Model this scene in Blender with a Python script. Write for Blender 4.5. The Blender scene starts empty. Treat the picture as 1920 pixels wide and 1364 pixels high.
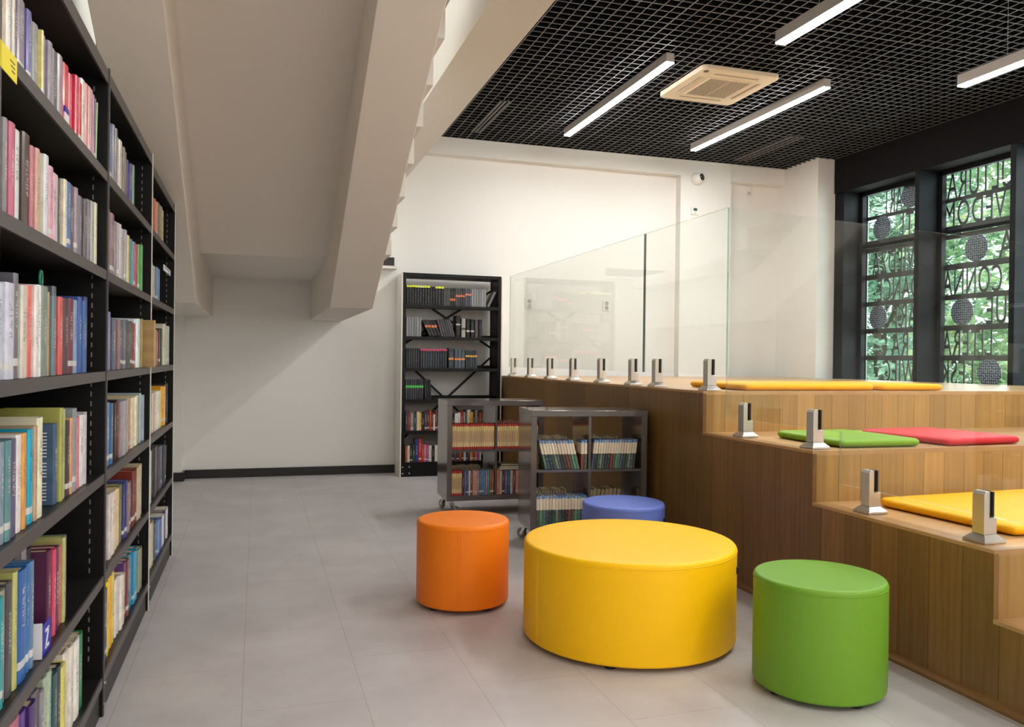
# Library reading corner: bookcases, staircase, tiered oak seating, ottomans, carts, grid ceiling.
LAMP = 96.0; SKY = 4.0; STAIRFILL = 85.0; WIN = 120.0; FILL = 70.0; OVER = 50.0; EXPO = 0.12; VT = 'Standard'; LOOK = 'None'
# books on the aisle bookcases: per row 'start along the aisle, width, height (mm), colour[, lean]'
LEFT = {
 (1, 0): [(1774, 32, 165, 200, 176, 144, 0), (1807, 30, 165, 184, 176, 160, 0), (1837, 44, 165, 224, 196, 154, 0), (1882, 27, 165, 232, 228, 220, 0), (1910, 19, 165, 90, 120, 184, 0), (1929, 17, 165, 216, 208, 192, 0), (1949, 25, 165, 58, 52, 64, 0), (1974, 63, 168, 138, 127, 140, 0), (2038, 38, 165, 100, 98, 164, 0), (2077, 31, 165, 216, 212, 168, 0), (2113, 48, 165, 140, 140, 144, 0), (2161, 15, 165, 216, 208, 128, 0), (2176, 45, 165, 168, 160, 168, 0), (2226, 41, 165, 144, 138, 152, 0), (2267, 41, 165, 161, 154, 166, 0), (2308, 51, 172, 96, 96, 104, 0), (2367, 54, 183, 160, 154, 160, 0), (2422, 68, 180, 196, 32, 56, 0), (2491, 48, 174, 216, 88, 108, 0), (2539, 47, 185, 200, 40, 76, 0), (2586, 47, 182, 206, 41, 41, 0), (2633, 54, 206, 230, 230, 224, 0), (2688, 41, 209, 216, 140, 136, 0), (2729, 40, 214, 230, 179, 180, 0), (2770, 46, 219, 200, 154, 164, 0), (2816, 46, 218, 218, 187, 203, 0), (2861, 24, 217, 122, 60, 112, 9), (2885, 37, 215, 160, 208, 144, 14)],
 (1, 1): [(1764, 42, 218, 168, 160, 184, 0), (1807, 44, 213, 154, 140, 192, 0), (1852, 36, 203, 216, 220, 200, 0), (1888, 27, 204, 128, 124, 128, 0), (1915, 45, 204, 192, 88, 120, 0), (1960, 47, 201, 208, 220, 220, 0), (2008, 62, 208, 60, 36, 32, 0), (2071, 33, 204, 216, 188, 184, 0), (2104, 20, 200, 192, 112, 128, 0), (2124, 35, 200, 200, 152, 144, 0), (2159, 36, 201, 184, 184, 64, 0), (2196, 45, 203, 212, 212, 220, 0), (2242, 48, 186, 216, 160, 176, 0), (2290, 48, 180, 225, 182, 202, 0), (2339, 44, 186, 192, 200, 188, 0), (2383, 25, 183, 44, 40, 40, 0), (2408, 37, 187, 224, 216, 192, 0), (2445, 47, 188, 74, 112, 168, 0), (2492, 53, 190, 90, 74, 88, 0), (2546, 42, 193, 160, 144, 160, 0), (2588, 42, 189, 128, 114, 133, 0), (2637, 50, 187, 112, 108, 120, 0), (2688, 50, 185, 95, 89, 99, 0), (2738, 60, 195, 128, 124, 136, 0), (2799, 63, 201, 176, 180, 180, 0), (2862, 47, 207, 224, 220, 184, 0)],
 (1, 2): [(1756, 56, 193, 216, 200, 112, 0), (1812, 40, 194, 216, 192, 96, 0), (1852, 52, 197, 196, 204, 216, 0), (1904, 65, 201, 208, 208, 224, 0), (1969, 37, 226, 106, 106, 116, 0), (2007, 43, 203, 208, 204, 192, 0), (2050, 28, 206, 216, 208, 188, 0), (2078, 44, 209, 216, 104, 96, 0), (2122, 39, 212, 224, 220, 216, 0), (2161, 39, 217, 244, 243, 241, 0), (2200, 61, 218, 124, 140, 128, 0), (2262, 31, 208, 184, 152, 104, 0), (2294, 41, 200, 104, 124, 132, 0), (2335, 41, 228, 88, 92, 100, 0), (2377, 54, 204, 208, 90, 88, 0), (2431, 60, 204, 74, 48, 56, 0), (2491, 65, 208, 108, 32, 56, 0), (2556, 63, 208, 136, 164, 200, 0), (2619, 51, 221, 56, 88, 160, 0), (2670, 51, 213, 56, 96, 159, 0), (2721, 51, 228, 41, 58, 117, 0)],
 (1, 3): [(1784, 50, 207, 160, 160, 184, 0), (1834, 45, 208, 152, 152, 176, 0), (1879, 29, 209, 128, 144, 160, 0), (1908, 37, 209, 92, 140, 144, 0), (1945, 50, 207, 92, 88, 120, 0), (1995, 42, 213, 224, 220, 220, 0), (2037, 28, 213, 216, 154, 80, 0), (2065, 28, 210, 138, 104, 104, 0), (2093, 41, 216, 32, 168, 200, 0), (2134, 28, 221, 184, 156, 128, 0), (2162, 53, 238, 232, 228, 200, 0), (2355, 45, 208, 72, 96, 124, 0), (2400, 39, 247, 168, 168, 88, 0), (2439, 39, 241, 171, 188, 127, 0), (2480, 42, 207, 80, 64, 72, 0), (2522, 34, 212, 216, 160, 112, 0), (2556, 53, 236, 144, 152, 160, 0), (2610, 44, 209, 216, 128, 136, 0), (2654, 52, 211, 228, 224, 224, 0), (2706, 42, 209, 200, 196, 204, 0), (2748, 42, 213, 195, 191, 200, 0)],
 (1, 4): [(1797, 41, 230, 160, 120, 136, 0), (1838, 38, 227, 106, 72, 88, 0), (1876, 30, 228, 44, 152, 160, 0), (1906, 33, 235, 140, 144, 128, 0), (1939, 42, 241, 76, 74, 80, 0), (1981, 33, 254, 184, 184, 112, 0), (2014, 67, 247, 32, 96, 168, 0), (2081, 28, 248, 48, 112, 176, 0), (2109, 28, 247, 96, 128, 160, 0), (2151, 58, 262, 76, 68, 80, 0), (2209, 43, 253, 128, 128, 136, 0), (2252, 44, 245, 60, 56, 64, 0), (2296, 42, 228, 88, 40, 72, 0), (2338, 32, 222, 208, 72, 104, 0), (2370, 45, 220, 88, 40, 72, 0), (2415, 38, 211, 208, 72, 104, 0), (2453, 27, 229, 176, 176, 112, 0), (2480, 39, 226, 112, 128, 112, 0)],
 (1, 5): [(1831, 49, 262, 216, 200, 160, 0), (1880, 49, 262, 223, 198, 178, 0), (1929, 53, 262, 144, 176, 112, 0), (1982, 75, 262, 176, 96, 112, 0), (2057, 54, 252, 80, 48, 128, 0), (2111, 54, 248, 65, 39, 103, 0), (2165, 51, 255, 100, 96, 108, 0), (2216, 42, 238, 136, 132, 140, 0), (2258, 41, 256, 168, 184, 160, 0), (2299, 41, 257, 165, 185, 161, 0), (2340, 45, 235, 44, 80, 88, 0), (2384, 44, 238, 31, 49, 62, 0), (2429, 61, 221, 216, 208, 96, 0), (2490, 67, 236, 228, 220, 208, 0), (2557, 53, 231, 224, 216, 204, 0), (2610, 71, 229, 232, 228, 220, 0), (2681, 65, 223, 44, 128, 80, 0)],
 (2, 0): [(2995, 37, 199, 208, 196, 160, 0), (3033, 72, 209, 224, 212, 140, 0), (3107, 68, 208, 96, 120, 176, 0), (3175, 43, 220, 140, 136, 144, 0), (3218, 44, 218, 124, 119, 128, 0), (3264, 51, 200, 176, 200, 184, 0), (3316, 40, 202, 216, 200, 196, 0), (3356, 39, 207, 200, 185, 172, 0), (3406, 54, 197, 138, 132, 120, 0), (3460, 53, 193, 126, 121, 109, 0), (3527, 46, 176, 60, 56, 112, 0), (3573, 46, 169, 90, 73, 146, 0), (3619, 46, 183, 40, 41, 79, 0), (3665, 50, 187, 128, 168, 136, 0)],
 (2, 1): [(2992, 52, 222, 176, 160, 168, 0), (3044, 63, 227, 168, 128, 140, 0), (3108, 48, 229, 144, 116, 128, 0), (3156, 48, 224, 139, 111, 121, 0), (3204, 48, 227, 112, 89, 106, 0), (3255, 62, 211, 140, 136, 144, 0), (3317, 39, 214, 184, 168, 172, 0), (3356, 39, 215, 210, 200, 204, 0), (3398, 54, 205, 168, 168, 172, 0), (3452, 53, 209, 165, 165, 169, 0), (3506, 64, 196, 224, 204, 136, 0), (3597, 48, 193, 64, 128, 144, 0), (3645, 48, 190, 87, 175, 180, 0), (3692, 48, 186, 57, 129, 125, 0), (3740, 58, 201, 192, 80, 122, 0), (3798, 58, 198, 180, 65, 88, 0), (3858, 54, 205, 112, 168, 96, 0), (3912, 54, 211, 88, 162, 92, 0)],
 (2, 2): [(3005, 75, 204, 96, 72, 80, 0), (3080, 69, 203, 112, 120, 168, 0), (3150, 47, 184, 176, 88, 104, 0), (3198, 57, 184, 72, 88, 112, 0), (3256, 56, 184, 106, 108, 120, 0), (3313, 60, 186, 140, 104, 112, 0), (3373, 73, 188, 72, 68, 80, 0), (3446, 76, 190, 92, 100, 116, 0), (3522, 40, 193, 60, 60, 64, 0), (3562, 40, 191, 64, 63, 67, 0), (3603, 47, 187, 64, 68, 72, 0), (3649, 47, 192, 59, 64, 67, 0), (3696, 71, 187, 144, 56, 48, 0), (3775, 57, 206, 208, 224, 232, 0), (3832, 57, 210, 232, 243, 244, 0), (3889, 57, 214, 195, 221, 226, 0), (3946, 53, 214, 152, 132, 76, 0), (3999, 53, 219, 114, 100, 57, 0), (4052, 53, 215, 170, 139, 86, 0)],
 (2, 3): [(3021, 36, 218, 128, 160, 96, 0), (3057, 47, 218, 216, 216, 168, 0), (3109, 68, 222, 112, 128, 176, 0), (3177, 51, 217, 60, 108, 144, 0), (3228, 51, 212, 48, 78, 114, 0), (3279, 54, 213, 64, 36, 28, 0), (3333, 54, 219, 42, 18, 19, 0), (3387, 65, 212, 156, 132, 136, 0), (3452, 68, 211, 168, 164, 168, 0), (3520, 41, 208, 144, 140, 148, 0), (3561, 41, 212, 165, 163, 170, 0), (3602, 46, 205, 168, 104, 72, 0), (3648, 46, 198, 190, 137, 102, 0), (3702, 54, 211, 224, 212, 176, 0), (3756, 54, 211, 219, 202, 164, 0), (3810, 54, 211, 237, 231, 210, 0), (3865, 54, 213, 212, 184, 147, 0), (3935, 49, 212, 168, 184, 192, 0), (3984, 49, 218, 177, 197, 198, 0), (4032, 49, 208, 155, 175, 183, 0)],
 (2, 4): [(3038, 57, 248, 88, 84, 96, 0), (3095, 65, 238, 120, 112, 124, 0), (3160, 65, 232, 216, 208, 204, 0), (3225, 74, 228, 228, 216, 200, 0), (3299, 77, 224, 236, 208, 160, 0), (3376, 55, 217, 236, 200, 144, 0), (3431, 59, 223, 112, 120, 72, 0), (3490, 43, 220, 58, 56, 112, 0), (3534, 43, 226, 65, 67, 130, 0), (3577, 42, 210, 168, 136, 140, 0), (3619, 42, 204, 153, 122, 116, 0), (3661, 69, 201, 76, 96, 128, 0), (3730, 52, 238, 124, 48, 32, 0), (3782, 52, 231, 93, 47, 24, 0), (3834, 52, 234, 126, 49, 33, 0), (3886, 45, 231, 200, 184, 160, 0), (3932, 46, 237, 195, 178, 151, 0), (3977, 46, 221, 224, 220, 204, 0), (4023, 46, 229, 201, 204, 171, 0)],
 (2, 5): [(3064, 71, 248, 56, 56, 108, 0), (3135, 43, 262, 236, 200, 40, 0), (3178, 44, 262, 237, 202, 50, 0), (3222, 50, 262, 232, 176, 64, 0), (3272, 50, 262, 233, 208, 76, 0), (3338, 46, 218, 228, 224, 216, 0), (3384, 46, 219, 209, 197, 189, 0), (3431, 46, 211, 234, 230, 225, 0), (3477, 73, 197, 224, 216, 176, 0), (3550, 51, 230, 108, 64, 128, 0), (3601, 54, 228, 136, 64, 56, 0), (3655, 65, 235, 48, 136, 152, 0), (3720, 55, 220, 44, 132, 168, 0), (3775, 55, 222, 49, 145, 186, 0), (3830, 55, 213, 50, 160, 189, 0), (3885, 55, 215, 37, 123, 141, 0), (3953, 61, 190, 152, 152, 128, 0), (4014, 61, 184, 141, 142, 116, 0)],
 (3, 0): [(4248, 70, 212, 184, 168, 80, 0), (4318, 70, 212, 165, 159, 67, 0), (4411, 72, 187, 200, 104, 72, 0), (4483, 73, 184, 214, 154, 118, 0), (4558, 59, 195, 112, 108, 112, 0), (4617, 59, 190, 135, 130, 134, 0), (4679, 70, 194, 176, 164, 72, 0), (4749, 70, 187, 196, 176, 111, 0)],
 (3, 1): [(4229, 89, 179, 200, 204, 216, 0), (4319, 87, 178, 184, 176, 164, 0), (4407, 91, 172, 200, 192, 176, 0), (4513, 65, 175, 112, 144, 176, 0), (4578, 65, 173, 92, 128, 165, 0), (4643, 65, 172, 97, 128, 168, 0)],
 (3, 2): [(4262, 54, 178, 200, 184, 160, 0), (4316, 55, 178, 205, 193, 169, 0), (4371, 71, 182, 152, 136, 88, 0), (4442, 71, 187, 166, 158, 101, 0), (4513, 62, 184, 184, 72, 80, 0), (4575, 62, 177, 178, 69, 88, 0), (4637, 74, 191, 56, 64, 48, 0), (4711, 74, 198, 30, 37, 28, 0), (4785, 74, 189, 59, 72, 54, 0), (4859, 79, 225, 216, 208, 192, 0), (4938, 79, 232, 196, 193, 160, 0), (5018, 86, 226, 200, 200, 188, 0), (5104, 86, 225, 185, 184, 170, 0)],
 (3, 3): [(4264, 79, 201, 208, 120, 40, 0), (4343, 76, 200, 144, 168, 56, 0), (4419, 57, 200, 224, 200, 192, 0), (4476, 57, 202, 207, 173, 158, 0), (4533, 67, 201, 220, 212, 208, 0), (4600, 66, 202, 236, 231, 229, 0), (4666, 70, 199, 228, 220, 176, 0), (4736, 70, 201, 214, 213, 134, 0), (4818, 83, 217, 232, 160, 32, 0), (4901, 83, 217, 236, 177, 75, 0), (4984, 73, 225, 48, 44, 44, 0), (5057, 73, 226, 27, 24, 24, 0)],
 (3, 4): [(4286, 81, 255, 216, 216, 220, 0), (4367, 88, 252, 56, 56, 60, 0), (4455, 51, 252, 48, 44, 48, 0), (4506, 51, 254, 77, 70, 75, 0), (4558, 54, 248, 92, 96, 100, 0), (4612, 54, 250, 76, 78, 83, 0), (4667, 51, 240, 72, 68, 64, 0), (4718, 51, 234, 103, 100, 91, 0), (4769, 53, 233, 104, 96, 112, 0), (4822, 54, 230, 86, 80, 93, 0), (4876, 55, 225, 60, 68, 80, 6), (4932, 56, 225, 43, 50, 58, 6), (5002, 51, 213, 96, 92, 96, 8), (5054, 52, 207, 90, 86, 89, 8)],
 (3, 5): [(4336, 53, 221, 184, 184, 144, 0), (4389, 53, 223, 207, 200, 180, 0), (4442, 55, 207, 200, 176, 128, 0), (4497, 55, 212, 195, 166, 117, 0), (4552, 52, 193, 64, 96, 128, 0), (4604, 52, 200, 62, 77, 123, 0), (4656, 54, 185, 96, 128, 176, 0), (4710, 54, 180, 118, 136, 187, 0), (4764, 56, 171, 72, 104, 160, 0), (4820, 56, 165, 90, 124, 181, 0), (4877, 52, 165, 216, 216, 224, 0), (4929, 52, 165, 224, 224, 231, 0), (4981, 54, 165, 80, 76, 112, 0), (5035, 54, 165, 91, 86, 127, 0), (5089, 73, 165, 220, 216, 224, 0), (5162, 74, 165, 242, 241, 244, 0)],
}
import bpy, bmesh, math, random, colorsys
from mathutils import Vector, Matrix
random.seed(7)
SC = bpy.context.scene
COL = SC.collection
PI = math.pi

# ------------------------------------------------------------------ materials
def lin(h):
    if isinstance(h, str):
        c = [int(h[i:i+2], 16)/255 for i in (0, 2, 4)]
    else:
        c = h
    return tuple((v/12.92 if v <= .04045 else ((v+.055)/1.055)**2.4) for v in c) + (1,)

class NT:
    def __init__(s, name):
        s.m = bpy.data.materials.new(name); s.m.use_nodes = True
        s.t = s.m.node_tree; s.t.nodes.clear()
        s.out = s.t.nodes.new('ShaderNodeOutputMaterial')
    def n(s, typ, **kw):
        nd = s.t.nodes.new('ShaderNode'+typ)
        for k, v in kw.items(): setattr(nd, k, v)
        return nd
    def l(s, a, b): s.t.links.new(a, b)
    def put(s, sock, v):
        if isinstance(v, bpy.types.NodeSocket): s.l(v, sock)
        else: sock.default_value = v
    def math(s, op, a, b=0.0, c=None):
        nd = s.n('Math', operation=op); s.put(nd.inputs[0], a); s.put(nd.inputs[1], b)
        if c is not None: s.put(nd.inputs[2], c)
        return nd.outputs[0]
    def mix(s, f, a, b, mode='MIX'):
        nd = s.n('MixRGB', blend_type=mode); s.put(nd.inputs[0], f); s.put(nd.inputs[1], a); s.put(nd.inputs[2], b)
        return nd.outputs[0]
    def xyz(s, v):
        nd = s.n('SeparateXYZ'); s.l(v, nd.inputs[0]); return nd.outputs
    def comb(s, x, y, z):
        nd = s.n('CombineXYZ'); s.put(nd.inputs[0], x); s.put(nd.inputs[1], y); s.put(nd.inputs[2], z); return nd.outputs[0]
    def noise(s, vec, scale, detail=2, rough=.5):
        nd = s.n('TexNoise'); nd.inputs['Scale'].default_value = scale; nd.inputs['Detail'].default_value = detail
        nd.inputs['Roughness'].default_value = rough
        if vec is not None: s.l(vec, nd.inputs['Vector'])
        return nd.outputs
    def ramp(s, f, stops):
        nd = s.n('ValToRGB'); e = nd.color_ramp.elements
        while len(e) < len(stops): e.new(.5)
        for i, (p, c) in enumerate(stops): e[i].position = p; e[i].color = c
        s.l(f, nd.inputs[0]); return nd.outputs[0]
    def bsdf(s, base, rough=.5, metal=0.0, spec=.5, coat=0.0, bump=None, strength=.1, dist=.01):
        p = s.n('BsdfPrincipled')
        s.put(p.inputs['Base Color'], base); s.put(p.inputs['Roughness'], rough); s.put(p.inputs['Metallic'], metal)
        p.inputs['Specular IOR Level'].default_value = spec
        p.inputs['Coat Weight'].default_value = coat; p.inputs['Coat Roughness'].default_value = .12
        if bump is not None:
            b = s.n('Bump'); b.inputs['Strength'].default_value = strength; b.inputs['Distance'].default_value = dist
            s.l(bump, b.inputs['Height']); s.l(b.outputs[0], p.inputs['Normal'])
        s.l(p.outputs[0], s.out.inputs[0]); return p

def plain(name, c, rough=.5, metal=0.0, spec=.5, coat=0.0):
    k = NT(name); k.bsdf(lin(c), rough, metal, spec, coat); return k.m

def paint(name, c, rough=.65):
    k = NT(name); tc = k.n('TexCoord').outputs['Object']
    a = k.noise(tc, 1.3, 3)[0]; b = k.noise(tc, 260, 2)[0]
    col = k.mix(k.math('MULTIPLY', a, .10), lin(c), (.55, .52, .48, 1))
    k.bsdf(col, rough, bump=b, strength=.06, dist=.002); return k.m

def oak(name, ua, va, w, light, dark, rough=.38):
    k = NT(name); s = k.xyz(k.n('TexCoord').outputs['Object'])
    u = s[ua]; v = s[va]
    q = k.math('DIVIDE', u, w); pid = k.math('FLOOR', q); fr = k.math('FRACT', q)
    wn = k.n('TexWhiteNoise', noise_dimensions='1D'); k.l(pid, wn.inputs['W']); r = wn.outputs['Value']
    vec = k.comb(k.math('MULTIPLY', u, 9.0), k.math('ADD', k.math('MULTIPLY', v, .9), k.math('MULTIPLY', r, 37.0)), k.math('MULTIPLY', r, 11.0))
    warp = k.noise(vec, .9, 2)[0]
    g1 = k.n('TexWave', wave_type='BANDS', bands_direction='X'); k.l(vec, g1.inputs['Vector'])
    g1.inputs['Scale'].default_value = 1.1; g1.inputs['Distortion'].default_value = 7; g1.inputs['Detail'].default_value = 2.5; g1.inputs['Detail Scale'].default_value = 1.0
    vf = k.comb(k.math('MULTIPLY', u, 210.0), k.math('MULTIPLY', v, 7.0), r)
    fine = k.noise(vf, 1.0, 3, .6)[0]
    mid = k.noise(k.comb(k.math('MULTIPLY', u, 38.0), k.math('MULTIPLY', v, 1.6), k.math('MULTIPLY', r, 23.0)), 1.0, 4, .55)[0]
    t = k.math('ADD', k.math('MULTIPLY', g1.outputs['Fac'], .05), k.math('ADD', k.math('MULTIPLY', fine, .30), k.math('ADD', k.math('MULTIPLY', mid, .33), k.math('MULTIPLY', warp, .32))))
    col = k.ramp(t, [(.25, lin(dark)), (.75, lin(light))])
    tone = k.math('ADD', .80, k.math('MULTIPLY', r, .38))
    hs = k.n('HueSaturation'); hs.inputs['Saturation'].default_value = 1.0; k.l(tone, hs.inputs['Value']); k.l(col, hs.inputs['Color'])
    edge = k.math('LESS_THAN', k.math('MINIMUM', fr, k.math('SUBTRACT', 1.0, fr)), .0016/w)
    col2 = k.mix(k.math('MULTIPLY', edge, .65), hs.outputs[0], lin('2a1a0c'))
    knot = k.n('TexVoronoi'); knot.inputs['Scale'].default_value = 1.0
    k.l(k.comb(k.math('MULTIPLY', u, 2.3), k.math('MULTIPLY', v, 1.1), 0.0), knot.inputs['Vector'])
    kd = k.math('LESS_THAN', knot.outputs['Distance'], .022)
    col3 = k.mix(k.math('MULTIPLY', kd, .6), col2, lin('3a2512'))
    k.bsdf(col3, rough, bump=k.math('SUBTRACT', fine, k.math('MULTIPLY', edge, 2.0)), strength=.10, dist=.003)
    return k.m

M = {}
M['wall'] = paint('white_wall_paint', 'e9e6e1')
M['stair'] = paint('plaster_oak_bounce_tint', 'e2dad0')  # white plaster, light bounced off the oak is put into its warm tint
M['black'] = plain('black_powder_coat', '0d0b0c', .5, spec=.25)
M['shelf'] = plain('charcoal_lacquered_steel', '1d1a1b', .4, spec=.3)
M['lip'] = plain('grey_brown_shelf_edge', '4a4444', .4)
M['whitepanel'] = plain('white_laminate', 'dedbd0', .4)
M['skirt'] = plain('black_baseboard', '151112', .45)
M['housing'] = plain('light_grey_aluminium', 'b9b2ad', .45)
M['darkgrid'] = plain('grid_lacquer_lit', '6a6a6e', .5)
M['gridside'] = plain('grid_lacquer_shaded', '0c0c0e', .6, spec=.2)  # strip sides painted black as shade, the same strips' bottoms lit grey
M['plenum'] = plain('black_plenum', '060607', .9, spec=.1)
M['steel'] = plain('brushed_steel', 'cfcac2', .36, 1.0)
M['rubber'] = plain('black_gasket', '0b0b0c', .5)
M['facade'] = plain('dark_steel_screen', '3a3336', .5)
M['mullion'] = plain('dark_blue_grey_mullion', '0b0d12', .6, spec=.22)
M['beam'] = plain('matt_black_bulkhead', '0c0a0c', .8, spec=.2)
M['ac'] = plain('cream_plastic', 'e4d3b8', .45)
M['acdark'] = plain('dark_slot', '5a5042', .6)
M['plastic'] = plain('white_plastic', 'e6e4de', .35)
M['lens'] = plain('black_lens', '08080a', .08)
M['screen'] = plain('grey_display', '3c4a50', .2)
M['cart'] = plain('grey_brown_gloss', '57504e', .12, spec=.6, coat=.3)
M['wheel'] = plain('grey_rubber_wheel', '8a857c', .5)
M['chrome'] = plain('chrome', 'd0d0d0', .15, 1.0)
M['pages'] = None
M['slot'] = plain('pale_slot', '7d7973', .5)
M['tagblack'] = plain('black_fabric_tag', '101010', .7)
M['yellow_label'] = plain('yellow_card', 'f2e010', .4)
M['blue_label'] = plain('blue_card', '16209a', .35)
M['white_label'] = plain('white_card', 'e8e8ea', .4)
M['ink'] = plain('dark_ink', '30302c', .6)
M['green_tape'] = plain('green_tape', '0b7a5a', .4)
M['bark'] = plain('bark', '4a3c30', .9)
M['bolt'] = plain('zinc_bolt', 'c4c4c0', .3, 1.0)

# diffuser of the linear lamps
k = NT('lamp_diffuser'); e = k.n('Emission'); e.inputs[0].default_value = (1.0, .985, .96, 1); e.inputs[1].default_value = LAMP
k.l(e.outputs[0], k.out.inputs[0]); M['diffuser'] = k.m

# floor: large grey slate-look tiles, joints along the depth of the room
k = NT('slate_tile'); tc = k.n('TexCoord').outputs['Object']; s = k.xyz(tc)
br = k.n('TexBrick', offset=.5); k.l(k.comb(s[1], k.math('ADD', s[0], .035), 0.0), br.inputs['Vector'])
br.inputs['Scale'].default_value = 1; br.inputs['Brick Width'].default_value = .825; br.inputs['Row Height'].default_value = .4125
br.inputs['Mortar Size'].default_value = .0016; br.inputs['Mortar Smooth'].default_value = .1; br.inputs['Bias'].default_value = 0
br.inputs['Color1'].default_value = (.46, .46, .46, 1); br.inputs['Color2'].default_value = (.54, .54, .54, 1); br.inputs['Mortar'].default_value = (.5, .5, .5, 1)
a = k.noise(tc, 2.2, 6, .62)[0]; b = k.noise(k.comb(k.math('MULTIPLY', s[0], 1.0), k.math('MULTIPLY', s[1], 3.2), 0.0), 9, 5, .65)[0]
c1 = k.ramp(a, [(.3, lin('b1abab')), (.7, lin('c4bfbe'))])
c2 = k.mix(.55, c1, br.outputs['Color'], 'SOFT_LIGHT')
vein = k.math('MULTIPLY', k.math('LESS_THAN', k.math('ABSOLUTE', k.math('SUBTRACT', b, .5)), .006), k.math('GREATER_THAN', a, .54))
c3 = k.mix(k.math('MULTIPLY', vein, .35), c2, lin('cfc9c4'))
c4 = k.mix(k.math('MULTIPLY', br.outputs['Fac'], .55), c3, lin('8d7f6c'))
k.bsdf(c4, k.math('ADD', .30, k.math('MULTIPLY', b, .22)), spec=.42, bump=k.math('SUBTRACT', b, k.math('MULTIPLY', br.outputs['Fac'], .8)), strength=.13, dist=.006); M['floor'] = k.m

M['oak_side'] = oak('oak_planks_shaded_side', 1, 2, .157, '96713e', '614624')  # same oak, its colour darkened because this side gets little light
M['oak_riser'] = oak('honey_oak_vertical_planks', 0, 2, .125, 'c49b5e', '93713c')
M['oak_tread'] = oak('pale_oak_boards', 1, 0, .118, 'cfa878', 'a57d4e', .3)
M['oak_trim2'] = oak('pale_oak_edge_board', 0, 1, .3, 'c79d6a', '9c7446', .32)
M['oak_trim'] = oak('oak_moulding', 2, 1, .5, '8f683a', '5f4020')

def vinyl(name, c):
    k = NT(name); tc = k.n('TexCoord').outputs['Object']
    v = k.n('TexVoronoi'); v.inputs['Scale'].default_value = 420; k.l(tc, v.inputs['Vector'])
    a = k.noise(tc, 3, 2)[0]
    col = k.mix(k.math('MULTIPLY', a, .12), lin(c), lin(c), 'MULTIPLY')
    k.bsdf(col, .46, spec=.3, bump=v.outputs['Distance'], strength=.07, dist=.002); return k.m
M['v_orange'] = vinyl('orange_vinyl', 'f78412'); M['v_yellow'] = vinyl('yellow_vinyl', 'fec602')
M['v_green'] = vinyl('green_vinyl', '6f9e2c'); M['v_blue'] = vinyl('blue_vinyl', '6679c6')
M['v_red'] = vinyl('red_vinyl', 'cf2f3c'); M['v_yellow2'] = vinyl('golden_vinyl', 'f5b50a'); M['v_green2'] = vinyl('leaf_green_vinyl', '7ba61d')

# glass sheet
def sheet(name, tint, f0=.04):
    # thin sheet: clear transmission plus a mirror term that grows towards grazing angles (same on both faces)
    k = NT(name); lw = k.n('LayerWeight'); lw.inputs[0].default_value = .5
    q = k.math('POWER', lw.outputs['Facing'], 5.0)
    f = k.math('ADD', f0, k.math('MULTIPLY', q, 1-f0))
    t = k.n('BsdfTransparent'); t.inputs[0].default_value = tint
    g = k.n('BsdfGlossy'); g.inputs['Roughness'].default_value = 0.0; g.inputs[0].default_value = (1, 1, 1, 1)
    mx = k.n('MixShader'); k.l(f, mx.inputs[0]); k.l(t.outputs[0], mx.inputs[1]); k.l(g.outputs[0], mx.inputs[2])
    k.l(mx.outputs[0], k.out.inputs[0]); return k.m
M['glass'] = sheet('clear_green_glass', (.958, .978, .965, 1))
M['pane'] = sheet('window_glass', (.93, .97, .96, 1), .03)
k = NT('glass_edge_lamp_glint'); p = k.bsdf(lin('d8dcd4'), .12, spec=.8); t = k.n('BsdfTransparent'); t.inputs[0].default_value = (.9, .95, .92, 1); mx = k.n('MixShader'); mx.inputs[0].default_value = .4  # pale colour paints the lamp light caught by the top edges
k.l(p.outputs[0], mx.inputs[1]); k.l(t.outputs[0], mx.inputs[2]); k.l(mx.outputs[0], k.out.inputs[0]); M['glassedge'] = k.m
k = NT('glass_side_edge'); p = k.bsdf(lin('6f9488'), .12, spec=.8); t = k.n('BsdfTransparent'); t.inputs[0].default_value = (.9, .95, .92, 1); mx = k.n('MixShader'); mx.inputs[0].default_value = .65
k.l(p.outputs[0], mx.inputs[1]); k.l(t.outputs[0], mx.inputs[2]); k.l(mx.outputs[0], k.out.inputs[0]); M['glassside'] = k.m
k = NT('dark_glass_joint'); k.bsdf(lin('12333c'), .12, spec=.8); M['glassjoint'] = k.m

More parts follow.
